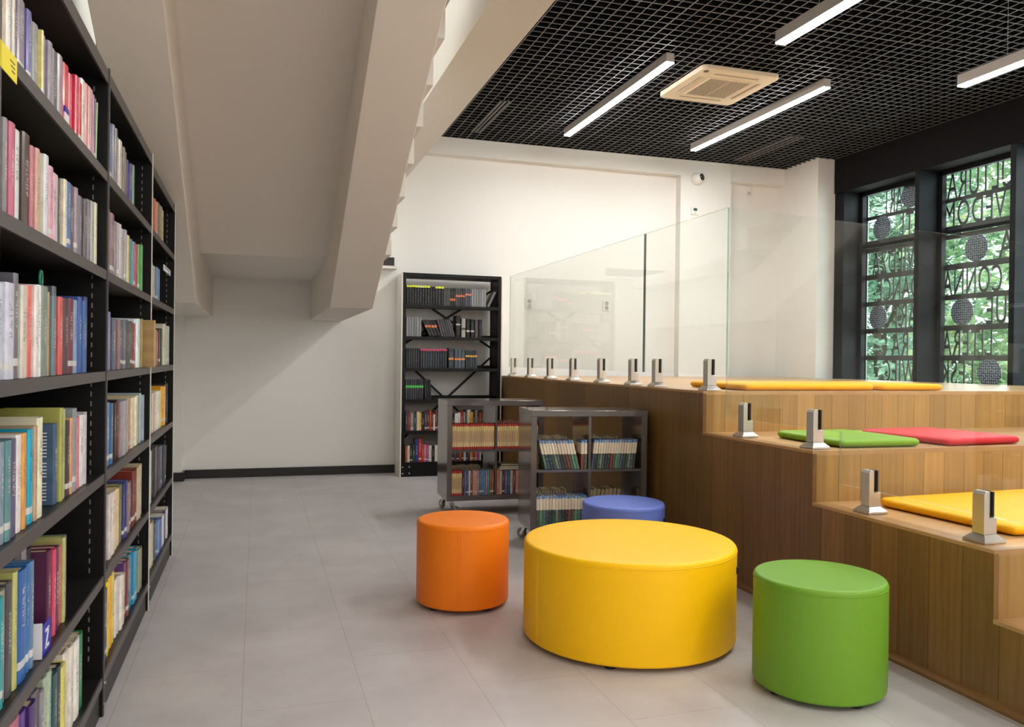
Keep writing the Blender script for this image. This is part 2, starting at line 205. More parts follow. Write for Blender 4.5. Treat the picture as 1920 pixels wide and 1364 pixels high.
# book covers take their colour from the object
def cover(name, kind):
    k = NT(name); oi = k.n('ObjectInfo'); base = oi.outputs['Color']; rnd = oi.outputs['Random']
    s = k.xyz(k.n('TexCoord').outputs['Generated']); z = s[2]; x = s[0]
    if kind == 'plain':
        seed = k.math('MULTIPLY', rnd, 91.0)
        n1 = k.noise(k.comb(k.math('ADD', k.math('MULTIPLY', x, 1.2), seed), k.math('MULTIPLY', z, 4.0), seed), 1.6, 3)[0]
        hs = k.n('HueSaturation'); k.l(base, hs.inputs['Color']); k.l(k.math('ADD', .62, k.math('MULTIPLY', n1, .76)), hs.inputs['Value'])
        k.l(k.math('ADD', .49, k.math('MULTIPLY', n1, .02)), hs.inputs['Hue'])
        # title lettering: broken strokes inside a band of the spine
        lo = k.math('ADD', .30, k.math('MULTIPLY', rnd, .18)); hi = k.math('ADD', lo, .38)
        band = k.math('MULTIPLY', k.math('GREATER_THAN', z, lo), k.math('LESS_THAN', z, hi))
        inner = k.math('LESS_THAN', k.math('ABSOLUTE', k.math('SUBTRACT', x, .5)), .2)
        st = k.noise(k.comb(k.math('ADD', k.math('MULTIPLY', x, 2.0), seed), k.math('MULTIPLY', z, 60.0), 0.0), 1.0, 1)[0]
        ink = k.math('MULTIPLY', k.math('MULTIPLY', band, inner), k.math('MULTIPLY', k.math('GREATER_THAN', st, .53), .55))
        bw = k.n('RGBToBW'); k.l(base, bw.inputs[0])
        inkc = k.mix(k.math('GREATER_THAN', bw.outputs[0], .28), lin('e0d8c8'), lin('3a3238'))
        c = k.mix(ink, hs.outputs[0], inkc)
        st2 = k.math('MULTIPLY', k.math('GREATER_THAN', rnd, .62), k.math('LESS_THAN', k.math('ABSOLUTE', k.math('SUBTRACT', z, k.math('ADD', .08, k.math('MULTIPLY', rnd, .08)))), .035))
        c = k.mix(k.math('MULTIPLY', st2, .8), c, lin('d8d6cf'))
        k.bsdf(c, .32, spec=.45, coat=.18)
    elif kind == 'red_yellow':
        d = k.math('MULTIPLY', k.math('LESS_THAN', k.math('ABSOLUTE', k.math('SUBTRACT', z, .5)), .22), k.math('LESS_THAN', k.math('ABSOLUTE', k.math('SUBTRACT', x, .5)), .18))
        c = k.ramp(z, [(0, lin('b3262a')), (.1, lin('b3262a')), (.105, lin('e6cf96')), (.5, lin('e2b98a')), (.90, lin('e9d488')), (.905, lin('b3262a'))])
        c = k.mix(k.math('MULTIPLY', d, .75), c, base)
        c = k.mix(k.math('MULTIPLY', rnd, .28), c, lin('6a5038'))
        k.bsdf(c, .45)
    else:
        n1 = k.noise(k.comb(k.math('MULTIPLY', x, 2.0), k.math('MULTIPLY', z, 7.0), k.math('MULTIPLY', rnd, 77.0)), 2.2, 4)[0]
        low = k.mix(k.math('GREATER_THAN', n1, .55), base, lin('16262a'))
        low = k.mix(k.math('GREATER_THAN', n1, .66), low, lin('d8dcc8'))
        mark = k.math('MULTIPLY', k.math('GREATER_THAN', z, .90), k.math('GREATER_THAN', n1, .44))
        up = k.mix(mark, lin('e6d8c0'), lin('2f78b4'))
        c = k.mix(k.math('GREATER_THAN', z, .52), low, up)
        c = k.mix(k.math('MULTIPLY', rnd, .25), c, lin('70604c'))
        k.bsdf(c, .42)
    return k.m
M['cover'] = cover('book_cover', 'plain'); M['cover_ry'] = cover('red_yellow_spine', 'red_yellow'); M['cover_wb'] = cover('half_white_spine', 'wb')
k = NT('object_coloured_plastic'); oi = k.n('ObjectInfo'); s = k.xyz(k.n('TexCoord').outputs['Generated'])
st = k.noise(k.comb(k.math('MULTIPLY', s[0], 2.0), k.math('MULTIPLY', s[2], 40.0), k.math('MULTIPLY', oi.outputs['Random'], 50.0)), 1, 2)[0]
ink = k.math('MULTIPLY', k.math('GREATER_THAN', st, .57), k.math('MULTIPLY', k.math('LESS_THAN', k.math('ABSOLUTE', k.math('SUBTRACT', s[0], .5)), .24), k.math('MULTIPLY', k.math('GREATER_THAN', s[2], .12), k.math('LESS_THAN', s[2], .8))))
k.bsdf(k.mix(k.math('MULTIPLY', ink, .3), oi.outputs['Color'], lin('a8a0a0')), .35, spec=.3); M['case'] = k.m
k = NT('object_coloured_paper'); oi = k.n('ObjectInfo'); k.bsdf(oi.outputs['Color'], .5); M['band'] = k.m
k = NT('page_block'); s = k.xyz(k.n('TexCoord').outputs['Object'])
f = k.noise(k.comb(k.math('MULTIPLY', s[0], 900.0), k.math('MULTIPLY', s[1], 3.0), k.math('MULTIPLY', s[2], 3.0)), 1, 2)[0]
k.bsdf(k.ramp(f, [(.3, lin('a58e6a')), (.7, lin('dccba8'))]), .8); M['pages'] = k.m
# perforated disc of the facade screen
k = NT('perforated_disc'); tc = k.n('TexCoord').outputs['Object']
vo = k.n('TexVoronoi'); vo.voronoi_dimensions = '2D'; vo.inputs['Scale'].default_value = 44; vo.inputs['Randomness'].default_value = .3; ds = k.xyz(tc); k.l(k.comb(ds[1], ds[2], 0.0), vo.inputs['Vector'])
k.bsdf(k.mix(k.math('LESS_THAN', vo.outputs['Distance'], .34), lin('20233a'), lin('a4a9bc')), .5); M['disc'] = k.m
# leaves
def leafmat(name, a, b, c):
    k = NT(name); tc = k.n('TexCoord').outputs['Object']; n1 = k.noise(tc, 2.2, 3)[0]; n2 = k.noise(tc, 14, 2)[0]
    col = k.ramp(k.math('ADD', k.math('MULTIPLY', n1, .55), k.math('MULTIPLY', n2, .45)), [(.36, lin(a)), (.5, lin(b)), (.64, lin(c))])
    d = k.n('BsdfDiffuse'); t = k.n('BsdfTranslucent'); k.l(col, d.inputs[0]); k.l(col, t.inputs[0]); mx = k.n('MixShader'); mx.inputs[0].default_value = .45
    k.l(d.outputs[0], mx.inputs[1]); k.l(t.outputs[0], mx.inputs[2]); k.l(mx.outputs[0], k.out.inputs[0]); return k.m
M['leaf'] = leafmat('green_leaves', '47755e', '8db498', 'cfe0cc'); M['leaf2'] = leafmat('yellowing_leaves', '5c8660', 'a2c092', 'd8d6a4')
k = NT('lawn'); n1 = k.noise(k.n('TexCoord').outputs['Object'], 6, 4)[0]; k.bsdf(k.ramp(n1, [(.3, lin('4a6b38')), (.7, lin('86a060'))]), .9); M['lawn'] = k.m

# ------------------------------------------------------------------ geometry helpers
class MB:
    def __init__(s): s.bm = bmesh.new()
    def _m(s, verts, mat):
        for f in {f for v in verts for f in v.link_faces}: f.material_index = mat
    def box(s, x0, y0, z0, x1, y1, z1, mat=0, mtx=None):
        v = [s.bm.verts.new(p) for p in ((x0, y0, z0), (x1, y0, z0), (x1, y1, z0), (x0, y1, z0), (x0, y0, z1), (x1, y0, z1), (x1, y1, z1), (x0, y1, z1))]
        for f in ((3, 2, 1, 0), (4, 5, 6, 7), (0, 1, 5, 4), (1, 2, 6, 5), (2, 3, 7, 6), (3, 0, 4, 7)):
            s.bm.faces.new([v[i] for i in f]).material_index = mat
        if mtx is not None:
            for q in v: q.co = mtx @ q.co
        return s
    def prism(s, pts, axis, a, b, mat=0, capmat=None):
        """pts: 2D polygon; axis 'x': (y,z), 'y': (x,z), 'z': (x,y)"""
        def P(p, t): return {'x': (t, p[0], p[1]), 'y': (p[0], t, p[1]), 'z': (p[0], p[1], t)}[axis]
        A = [s.bm.verts.new(P(p, a)) for p in pts]; B = [s.bm.verts.new(P(p, b)) for p in pts]
        n = len(pts)
        cm = mat if capmat is None else capmat
        fs = [s.bm.faces.new(A), s.bm.faces.new(B[::-1])]
        for f in fs: f.material_index = cm
        for i in range(n):
            s.bm.faces.new((A[i], B[i], B[(i+1) % n], A[(i+1) % n])).material_index = mat
        return s
    def cyl(s, c, r, h, axis='z', seg=24, mat=0, r2=None, mtx=None):
        r2 = r if r2 is None else r2
        m = Matrix.Translation(c)
        if axis == 'x': m = m @ Matrix.Rotation(PI/2, 4, 'Y')
        if axis == 'y': m = m @ Matrix.Rotation(-PI/2, 4, 'X')
        m = m @ Matrix.Translation((0, 0, h/2))
        if mtx is not None: m = mtx @ m
        r_ = bmesh.ops.create_cone(s.bm, cap_ends=True, segments=seg, radius1=r, radius2=r2, depth=h, matrix=m)
        s._m(r_['verts'], mat); return s
    def sphere(s, c, r, seg=24, mat=0, sc=(1, 1, 1)):
        r_ = bmesh.ops.create_uvsphere(s.bm, u_segments=seg, v_segments=seg//2, radius=r, matrix=Matrix.Translation(c) @ Matrix.Diagonal((*sc, 1)))
        s._m(r_['verts'], mat); return s
    def lathe(s, prof, seg=48, mat=0, c=(0, 0, 0)):
        rings = []
        for r, z in prof:
            rings.append([s.bm.verts.new((c[0]+r*math.cos(2*PI*i/seg), c[1]+r*math.sin(2*PI*i/seg), c[2]+z)) for i in range(seg)])
        for a, b in zip(rings, rings[1:]):
            for i in range(seg):
                s.bm.faces.new((a[i], a[(i+1) % seg], b[(i+1) % seg], b[i])).material_index = mat
        s.bm.faces.new(rings[0][::-1]).material_index = mat; s.bm.faces.new(rings[-1]).material_index = mat
        return s
    def tube(s, a, b, r, seg=8, mat=0):
        a, b = Vector(a), Vector(b); d = b-a
        m = Matrix.Translation((a+b)/2) @ d.to_track_quat('Z', 'Y').to_matrix().to_4x4()
        r_ = bmesh.ops.create_cone(s.bm, cap_ends=True, segments=seg, radius1=r, radius2=r, depth=d.length, matrix=m)
        s._m(r_['verts'], mat); return s
    def bar(s, a, b, w, t, mat=0):
        """flat bar from a to b in the XZ plane, thickness t along y"""
        a, b = Vector(a), Vector(b); d = (b-a).normalized(); n = Vector((-d.z, 0, d.x))*w/2
        p = [a+n, b+n, b-n, a-n]
        return s.prism([(q.x, q.z) for q in p], 'y', a.y-t/2, a.y+t/2, mat)
    def mesh(s, name):
        bmesh.ops.recalc_face_normals(s.bm, faces=s.bm.faces)
        me = bpy.data.meshes.new(name); s.bm.to_mesh(me); s.bm.free(); return me
    def build(s, name, mats, parent=None, bevel=0, smooth=False, seg=2):
        me = s.mesh(name)
        for m in (mats if isinstance(mats, (list, tuple)) else [mats]): me.materials.append(m)
        o = bpy.data.objects.new(name, me); COL.objects.link(o)
        if parent: o.parent = parent
        if smooth:
            for p in me.polygons: p.use_smooth = True
            me.set_sharp_from_angle(angle=math.radians(38))
        if bevel:
            b = o.modifiers.new('soft_edge', 'BEVEL'); b.width = bevel; b.segments = seg; b.limit_method = 'ANGLE'
        return o

def thing(name, label, cat, loc=(0, 0, 0), rotz=0, group=None):
    o = bpy.data.objects.new(name, None); o.empty_display_size = .1; COL.objects.link(o)
    o.location = loc; o.rotation_euler = (0, 0, rotz); o['label'] = label; o['category'] = cat
    if group: o['group'] = group
    return o
def tag(o, label, cat, group=None):
    o['label'] = label; o['category'] = cat
    if group: o['group'] = group
    return o
def struct(o): o['kind'] = 'structure'; return o
def dup(root, loc=None, rotz=None, label=None, group=None):
    r = root.copy(); COL.objects.link(r)
    if loc is not None: r.location = loc
    if rotz is not None: r.rotation_euler = (0, 0, rotz)
    if label: r['label'] = label
    if group: r['group'] = group
    for ch in list(root.children):
        c = ch.copy(); COL.objects.link(c); c.parent = r
        for g in list(ch.children):
            d = g.copy(); COL.objects.link(d); d.parent = c
    return r
ORD = 'first second third fourth fifth sixth seventh eighth ninth tenth eleventh twelfth thirteenth fourteenth fifteenth sixteenth seventeenth eighteenth nineteenth twentieth'.split()
def ordinal(i):
    if i < 20: return ORD[i]
    if i < 29: return 'twenty-'+ORD[i-20]
    if i == 29: return 'thirtieth'
    return 'thirty-'+ORD[i-30]
NAMED = {'black': '1c1a1c', 'dark grey': '484648', 'grey': '8a8888', 'pale grey': 'b8b8b8', 'white': 'e4e2de', 'cream': 'e2d8b4', 'tan': 'b89870', 'yellow': 'e6cc40', 'amber': 'e0a030', 'orange': 'd87830',
         'red': 'c02c38', 'brick red': '8a3828', 'coral': 'd86860', 'pink': 'd898a8', 'rose': 'c05878', 'plum': '5c3050', 'purple': '6c4490', 'mauve': '98809c', 'lavender': '9c94c4', 'navy': '383868',
         'blue': '3460a8', 'pale blue': '90a8c8', 'slate blue': '50647c', 'cyan': '20a0c4', 'teal': '308898', 'green': '50985c', 'dark green': '344838', 'sage': '90a490', 'olive': 'a0a050', 'brown': '4a2c20', 'lime': 'b8c050'}
def cname(h):
    c = [int(h[i:i+2], 16) for i in (0, 2, 4)] if isinstance(h, str) else [v*255 for v in h]
    return min(NAMED, key=lambda n: sum((int(NAMED[n][i*2:i*2+2], 16)-c[i])**2 for i in range(3)))

# ------------------------------------------------------------------ camera
f = 1529.45; yaw, pit, rol = .30368, -.00458, .012195
F = Vector((math.sin(yaw)*math.cos(pit), math.cos(yaw)*math.cos(pit), math.sin(pit)))
R0 = Vector((math.cos(yaw), -math.sin(yaw), 0)); U0 = R0.cross(F)
R = math.cos(rol)*R0+math.sin(rol)*U0; U = -math.sin(rol)*R0+math.cos(rol)*U0
cd = bpy.data.cameras.new('camera'); cd.sensor_fit = 'HORIZONTAL'; cd.sensor_width = 36; cd.lens = f/1920*36; cd.clip_start = .05
co = bpy.data.objects.new('camera', cd); COL.objects.link(co)
co.matrix_world = Matrix(((R.x, U.x, -F.x, 0), (R.y, U.y, -F.y, 0), (R.z, U.z, -F.z, 1.2), (0, 0, 0, 1)))
SC.camera = co

# ------------------------------------------------------------------ room shell
WB = 8.54
def sbox(name, mat, *boxes, bevel=0):
    m = MB()
    for b in boxes: m.box(*b)
    return struct(m.build(name, mat, bevel=bevel))
sbox('floor', M['floor'], (-1.2, -3.4, -.1, 6.8, 8.9, 0))
sbox('wall_back', M['wall'], (-1.2, WB, 0, 4.66, WB+.2, 6.4), (4.66, 8.43, 0, 5.325, WB+.2, 3.95), (5.325, 8.61, 0, 6.09, WB+.2, 3.95))
sbox('trim_1', M['wall'], (1.2, 8.43, 3.36, 4.66, WB, 3.56))
sbox('trim_2', M['wall'], (5.325, 8.47, 3.35, 6.09, 8.61, 3.56))
sbox('wall_left', M['wall'], (-1.15, -3.4, 0, -.95, WB, 6.4), (-.95, 8.37, 0, -.67, WB, 6.4))
sbox('wall_front', M['wall'], (-.95, -3.4, 0, 6.8, -3.2, 3.95))
sbox('wall_right', M['wall'], (6.09, 7.85, 0, 6.345, 8.61, 3.95), (6.345, 7.85, 0, 6.8, 8.61, 3.95), (6.3, -3.2, 0, 6.6, 4.30, 3.95), (6.3, 4.30, 0, 6.66, 7.85, .985))
sbox('trim_3', M['beam'], (6.3, 4.30, 3.145, 6.66, 7.83, 3.60))
sbox('trim_4', M['stair'], (1.165, 2.6, 3.10, 1.485, WB, 3.56))
sbox('wall_stairwell', M['wall'], (1.165, 2.6, 3.56, 1.30, WB, 6.4), (-.95, 2.4, 3.54, 1.30, 2.6, 6.4))
sbox('ceiling_1', M['wall'], (-.95, -3.2, 3.54, 1.48, 2.6, 3.7))
sbox('ceiling_2', M['wall'], (-1.15, 2.4, 6.4, 1.4, 8.74, 6.5))
sbox('ceiling_3', M['plenum'], (1.30, -3.4, 3.95, 6.8, 8.74, 4.0))
sbox('baseboard_back', M['skirt'], (-.65, 8.52, 0, 1.43, WB, .085))
sbox('baseboard_left', M['skirt'], (-.95, 8.35, 0, -.655, 8.37, .085), (-.67, 8.37, 0, -.65, 8.52, .085))
# open-cell black ceiling grid, one continuous ceiling
m = MB(); p = .0857; x = 1.50; i = 0
while x < 6.3:
    w = .010 if i % 7 == 0 else .0065
    m.box(x-w/2, -3.2, 3.542, x+w/2, 8.428, 3.582, 1); m.box(x-w/2, -3.2, 3.54, x+w/2, 8.428, 3.5419); x += p; i += 1
y = 8.423; i = 0
while y > -3.2:
    w = .010 if i % 7 == 0 else .0065
    m.box(1.49, y-w/2, 3.5425, 6.3, y+w/2, 3.5815, 1); m.box(1.49, y-w/2, 3.5402, 6.3, y+w/2, 3.5423); y -= p; i += 1
struct(m.build('ceiling', [M['darkgrid'], M['gridside']]))

# windows: post, glazing frame and pane each
posts = [7.70, 6.573, 5.485, 4.39]
for n in range(3):
    r = bpy.data.objects.new('window_%d' % (n+1), None); COL.objects.link(r); struct(r)
    ya, yb = posts[n+1]+.056, posts[n]
    m = MB()
    if n == 0: m.box(6.325, 7.70, .985, 6.655, 7.85, 3.145)
    m.box(6.30, posts[n+1], .985, 6.58, ya, 3.145)
    m.box(6.575, posts[n+1]-.02, .985, 6.60, ya+.02, 3.145)
    m.build('mullion', M['mullion'], r, bevel=.003)
    m = MB()
    for a, b in ((ya, ya+.045), (yb-.045, yb)): m.box(6.545, a, .985, 6.60, b, 3.145)
    m.box(6.545, ya, .985, 6.60, yb, 1.01); m.box(6.545, ya, 3.10, 6.60, yb, 3.145); m.box(6.56, ya, 2.505, 6.60, yb, 2.535)
    m.build('window_frame', M['mullion'], r)
    m = MB(); m.box(6.57, ya+.04, 1.01, 6.576, yb-.04, 3.105); m.build('pane', M['pane'], r)
    for zz in (1.35, 2.1, 2.8):
        m = MB(); m.cyl((6.45, ya+.001, zz), .008, .004, 'y', 10); m.build('bolt', M['bolt'], r)

# lettered steel screens outside the windows
rows = [(2.862, 3.135), (2.585, 2.828), (2.205, 2.458), (1.90, 2.15), (1.597, 1.852), (1.295, 1.545), (1.0, 1.247)]
bars = [(3.13, 3.25), (2.826, 2.866), (2.535, 2.588), (2.456, 2.505), (2.148, 2.207), (1.85, 1.902), (1.543, 1.597), (1.245, 1.297), (.96, 1.003)]
def lettering(txt, y0, y1, z0, z1, parent):
    cu = bpy.data.curves.new('lettering', 'FONT'); cu.body = txt; cu.extrude = 0; cu.space_character = 1.12
    o = bpy.data.objects.new('tmp_text', cu); COL.objects.link(o)
    bpy.context.view_layer.update()
    me = bpy.data.meshes.new_from_object(o.evaluated_get(bpy.context.evaluated_depsgraph_get()))
    bpy.data.objects.remove(o); bpy.data.curves.remove(cu)
    bm = bmesh.new(); bm.from_mesh(me)
    bmesh.ops.remove_doubles(bm, verts=bm.verts, dist=1e-5)
    ex = bmesh.ops.extrude_face_region(bm, geom=list(bm.faces))
    for v in [g for g in ex['geom'] if isinstance(g, bmesh.types.BMVert)]: v.co.z += 1.0
    X = [v.co.x for v in bm.verts]; Y = [v.co.y for v in bm.verts]
    for v in bm.verts:
        u = (v.co.x-min(X))/(max(X)-min(X)); w = (v.co.y-min(Y))/(max(Y)-min(Y))
        v.co = Vector((6.617+.008*v.co.z, y0+u*(y1-y0), z0-.004+w*(z1-z0+.008)))
    bmesh.ops.recalc_face_normals(bm, faces=bm.faces)
    bm.to_mesh(me); bm.free(); me.name = 'lettering'; me.materials.clear(); me.materials.append(M['facade'])
    q = bpy.data.objects.new('lettering', me); COL.objects.link(q); q.parent = parent
S1 = [('ART', 7.137, 7.41), ('TI', 6.98, 7.131), ('WIEDZA', 6.886, 7.569), ('DANCE', 6.887, 7.491), ('ART', 6.923, 7.248), ('RA', 7.029, 7.264), ('WIEC', 6.929, 7.388)]
S2 = [('ULTURA', 5.80, 6.538), ('VEDOM', 5.862, 6.567), ('A', 5.77, 5.932), ('CONNA', 5.893, 6.575), ('UE', 5.841, 6.059), ('LITERA', 5.989, 6.575), ('LESK', 6.197, 6.593)]
D1 = [(7.01, 3.003), (7.423, 2.714), (7.463, 1.722)]; D2 = [(6.174, 2.335), (6.329, 1.726), (6.007, 1.132)]
for words_, discs, ya, yb, lab in ((S1, D1, 6.60, 7.69, 'dark steel facade screen with cut-out words and discs outside the window beside the white pillar'),
                                   (S2, D2, 5.50, 6.595, 'dark steel facade screen with cut-out words and discs outside the window past the first mullion')):
    t = thing('facade_screen', lab, 'screen', (0, 0, 0), 0, 'lettered facade screens')
    m = MB()
    for z0, z1 in bars: m.box(6.615, ya, z0, 6.627, yb, z1)
    for a, b in ((ya, ya+.012), (yb-.035, yb)): m.box(6.616, a, .96, 6.626, b, 3.25)
    m.build('bar_frame', M['facade'], t)
    for (tx, a, b), (z0, z1) in zip(words_, rows): lettering(tx, a, b, z0, z1, t)
    for (yc, zc) in discs:
        m = MB(); m.cyl((0, 0, -0), .132, .008, 'x', 40); o = m.build('perforated_disc', M['disc'], t); o.location = (6.606, yc, zc)

# ------------------------------------------------------------------ stairs
st = thing('staircase', 'off-white folded-plate staircase climbing from a landing above the bookcases', 'staircase'); struct(st)
sl = .535; Y0 = 6.24; ZB = 1.577
def stringer(x0, x1):
    m = MB(); zt = ZB+sl*(Y0-2.6)
    m.prism([(WB, ZB), (Y0, ZB), (2.6, zt), (2.6, zt+.50), (6.45, 2.02), (WB, 2.02)], 'x', x0, x1)
    return m.build('stringer', M['stair'], st, bevel=.004)
stringer(.521, .840); stringer(-.730, -.413)
m = MB(); m.prism([(WB, 1.976), (6.56, 1.976), (2.6, 1.976+.50*3.96), (2.6, 4.12), (6.42, 2.12), (WB, 2.12)], 'x', -.414, .522); m.build('soffit', M['stair'], st)
for k_ in range(12):
    y0 = 6.566-.319*k_; z0 = 2.037+.171*k_
    m = MB(); m.box(-.86, y0, z0, 1.027, y0+.321, z0+.181); m.build('step', M['wall'], st, bevel=.003)
m = MB(); m.box(-.95, 6.56, 2.03, 1.027, WB, 2.15); m.box(.9, 8.42, 2.128, 1.383, WB, 2.156); m.build('landing', M['stair'], st)
m = MB(); m.box(-.6, 8.515, 2.166, 1.366, WB, 2.255); m.build('skirting', M['skirt'], st)

# ------------------------------------------------------------------ tiered timber seating
ts = thing('tiered_seating', 'stepped oak seating platform running along the window wall', 'seating')
PX = 2.48; PE = 6.298
prof = [(8.42, 0), (8.42, 1.03), (4.19, 1.03), (4.19, .79), (3.205, .79), (3.205, .55), (2.222, .55), (2.222, .305), (1.24, .305), (1.24, 0)]
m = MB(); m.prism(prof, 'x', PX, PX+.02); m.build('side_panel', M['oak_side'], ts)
lv = [(4.19, .79, 1.03), (3.205, .55, .79), (2.222, .305, .55), (1.24, 0, .305)]
back = 8.42
for y0, z0, z1 in lv:
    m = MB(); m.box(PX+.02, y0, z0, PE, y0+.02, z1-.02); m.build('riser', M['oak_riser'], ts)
    m = MB()
    if z1 > 1: m.prism([(PX+.02, y0), (PE, y0), (PE, 7.69), (6.08, 7.69), (6.08, back), (PX+.02, back)], 'z', z1-.02, z1)
    else: m.box(PX+.02, y0, z1-.02, PE, back, z1)
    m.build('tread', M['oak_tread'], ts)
    m = MB(); m.prism([(PX-.001, y0-.001), (PX+.075, y0+.075), (PX+.075, back), (PX-.001, back)], 'z', z1-.012, z1+.0015); m.build('edge_board', M['oak_trim2'], ts)
    m = MB(); m.prism([(PX-.001, y0-.001), (PE, y0-.001), (PE, y0+.075), (PX+.075, y0+.075)], 'z', z1-.012, z1+.0012); m.build('edge_board', M['oak_tread'], ts)
    back = y0
m = MB(); m.prism([(PX, 0), (PX-.022, 0), (PX-.022, .012), (PX-.012, .024), (PX, .03)], 'y', 1.24, 8.17); m.build('moulding', M['oak_trim'], ts)

# ------------------------------------------------------------------ glass balustrade
GX = 2.566
def gsheet(pts, label, jl=False):
    m = MB(); m.prism(pts, 'x', GX, GX+.011, 1, 0)
    o = m.build('glass_balustrade', [M['glass'], M['glassedge'], M['glassside']])
    for pl in o.data.polygons:
        if abs(pl.normal.y) > .95: pl.material_index = 2
    tag(o, label, 'glass balustrade', 'clear glass balustrade panels')
    return o
GP = gsheet([(5.150, 1.126), (8.30, 1.126), (8.30, 2.088), (5.150, 2.088)], 'long clear glass balustrade panel next to the dark DVD bookcase')
gsheet([(4.092, 1.126), (5.134, 1.126), (5.134, 2.088), (4.095, 2.088)], 'short clear glass panel between the dark vertical joint and the sloping glass')
gsheet([(4.090, .886), (4.090, 2.088), (1.45, 1.45), (1.45, .40), (2.15, .40), (2.15, .647), (3.13, .647), (3.13, .886)], 'clear glass panel with a sloping top edge following the oak steps down')
m = MB(); m.box(GX+.001, 5.1345, 1.126, GX+.010, 5.1495, 2.086); m.build('silicone_joint', M['glassjoint'], GP)['label'] = 'dark vertical silicone joint'
def spigot(loc, label):
    t = thing('glass_clamp', label, 'clamp', loc, 0, 'steel glass clamps')
    m = MB(); m.box(-.05, -.05, 0, .05, .05, .010)
    r_ = [(-.05, -.05), (.05, -.05), (.05, .05), (-.05, .05)]; q_ = [(-.03, -.028), (.03, -.028), (.03, .028), (-.03, .028)]
    A = [m.bm.verts.new((*p, .010)) for p in r_]; B = [m.bm.verts.new((*p, .030)) for p in q_]
    m.bm.faces.new(B); m.bm.faces.new(A[::-1])
    for i in range(4): m.bm.faces.new((A[i], A[(i+1) % 4], B[(i+1) % 4], B[i]))
    m.build('base_plate', M['steel'], t, bevel=.002)
    m = MB(); m.prism([(-.03, .03), (.03, .03), (.03, .092), (-.004, .092), (-.004, .188), (-.022, .188), (-.03, .176)], 'y', -.027, .027); m.build('post', M['steel'], t, bevel=.0025)
    m = MB(); m.box(-.0038, -.0265, .0925, .0001, .0265, .186); m.box(.0125, -.0265, .0925, .017, .0265, .186); m.build('gasket', M['rubber'], t)
    return t
sy = [8.127, 7.57, 7.007, 6.441, 5.847, 5.29, 4.925, 4.263]
s0 = None
for i, y in enumerate(sy):
    lab = '%s brushed steel glass clamp from the DVD bookcase on the top platform edge' % ordinal(i)
    if s0 is None: s0 = spigot((GX-.0005, y, 1.0317), lab)
    else: dup(s0, (GX-.0005, y, 1.0317), 0, lab)
for y, z, lab in ((3.887, .7917, 'steel glass clamp on the second tier close to the top riser'), (3.303, .7917, 'steel glass clamp on the second tier in front of the green cushion'),
                  (2.927, .5517, 'steel glass clamp on the third tier beside the back corner of the bright yellow cushion'), (2.343, .5517, 'steel glass clamp at the outer corner of the third tier')):
    dup(s0, (GX-.0005, y, z), 0, lab)

# ------------------------------------------------------------------ seat cushions
def cushion(name, w, d, h, mat, label, loc, rz):
    bm = bmesh.new(); N = 22; r = .035; top = {}; bot = {}
    def rr(u, v):
        x = (u*2-1)*w/2; y = (v*2-1)*d/2
        return x, y
    for i in range(N+1):
        for j in range(N+1):
            u = .5-.5*math.cos(PI*i/N); v = .5-.5*math.cos(PI*j/N)
            x, y = rr(u, v)
            # rounded corner
            ax, ay = abs(x)-(w/2-r), abs(y)-(d/2-r)
            if ax > 0 and ay > 0:
                L = max(ax, ay); H_ = math.hypot(ax, ay)
                if H_ > 0:
                    ax, ay = ax/H_*L, ay/H_*L
                    x = math.copysign(w/2-r+ax, x); y = math.copysign(d/2-r+ay, y)
            e = min(i, N-i, j, N-j)
            edge = min(w/2-abs((u*2-1)*w/2), d/2-abs((v*2-1)*d/2))
            t = min(1, edge/.028); prof_ = math.sqrt(max(0, 1-(1-t)**2))
            puff = .82+.18*math.sin(PI*u)**.4*math.sin(PI*v)**.4
            zt = h*.5+h*.5*prof_*puff; zb = h*.5-h*.5*prof_
            top[i, j] = bm.verts.new((x, y, zt))
            bot[i, j] = top[i, j] if e == 0 else bm.verts.new((x, y, zb))
    for i in range(N):
        for j in range(N):
            bm.faces.new((top[i, j], top[i+1, j], top[i+1, j+1], top[i, j+1]))
            q = [bot[i, j], bot[i, j+1], bot[i+1, j+1], bot[i+1, j]]
            bm.faces.new(q)
    bmesh.ops.recalc_face_normals(bm, faces=bm.faces)
    me = bpy.data.meshes.new(name); bm.to_mesh(me); bm.free(); me.materials.append(mat)
    for p_ in me.polygons: p_.use_smooth = True
    o = bpy.data.objects.new(name, me); COL.objects.link(o); o.location = loc; o.rotation_euler = (0, 0, rz)
    tag(o, label, 'cushion', 'flat seat cushions')
    # seam along the rim
    m = MB(); n_ = 40; pts = []
    for a, b in ((-1, -1), (1, -1), (1, 1), (-1, 1)):
        pts.append((a*(w/2-.012), b*(d/2-.012)))
    for i in range(4):
        p0, p1 = pts[i], pts[(i+1) % 4]
        dx, dy = p1[0]-p0[0], p1[1]-p0[1]; L = math.hypot(dx, dy)
        m.tube((p0[0]+dx/L*.03, p0[1]+dy/L*.03, h*.78), (p1[0]-dx/L*.03, p1[1]-dy/L*.03, h*.78), .0022, 6)
    m.build('seam', mat, o)
    return o
cushion('seat_cushion', .95, .68, .046, M['v_yellow2'], 'wide golden yellow cushion on the top platform behind the end clamp', (3.275, 4.585, 1.0318), 0)
cushion('seat_cushion', .49, .62, .046, M['v_yellow2'], 'narrow golden yellow cushion at the far end of the top platform edge', (4.07, 4.57, 1.0318), 0)
cushion('seat_cushion', .47, .56, .044, M['v_green2'], 'leaf green flat cushion on the second tier', (2.945, 3.55, .7918), -.03)
cushion('seat_cushion', .52, .60, .044, M['v_red'], 'red flat cushion on the second tier', (3.565, 3.565, .7918), .07)
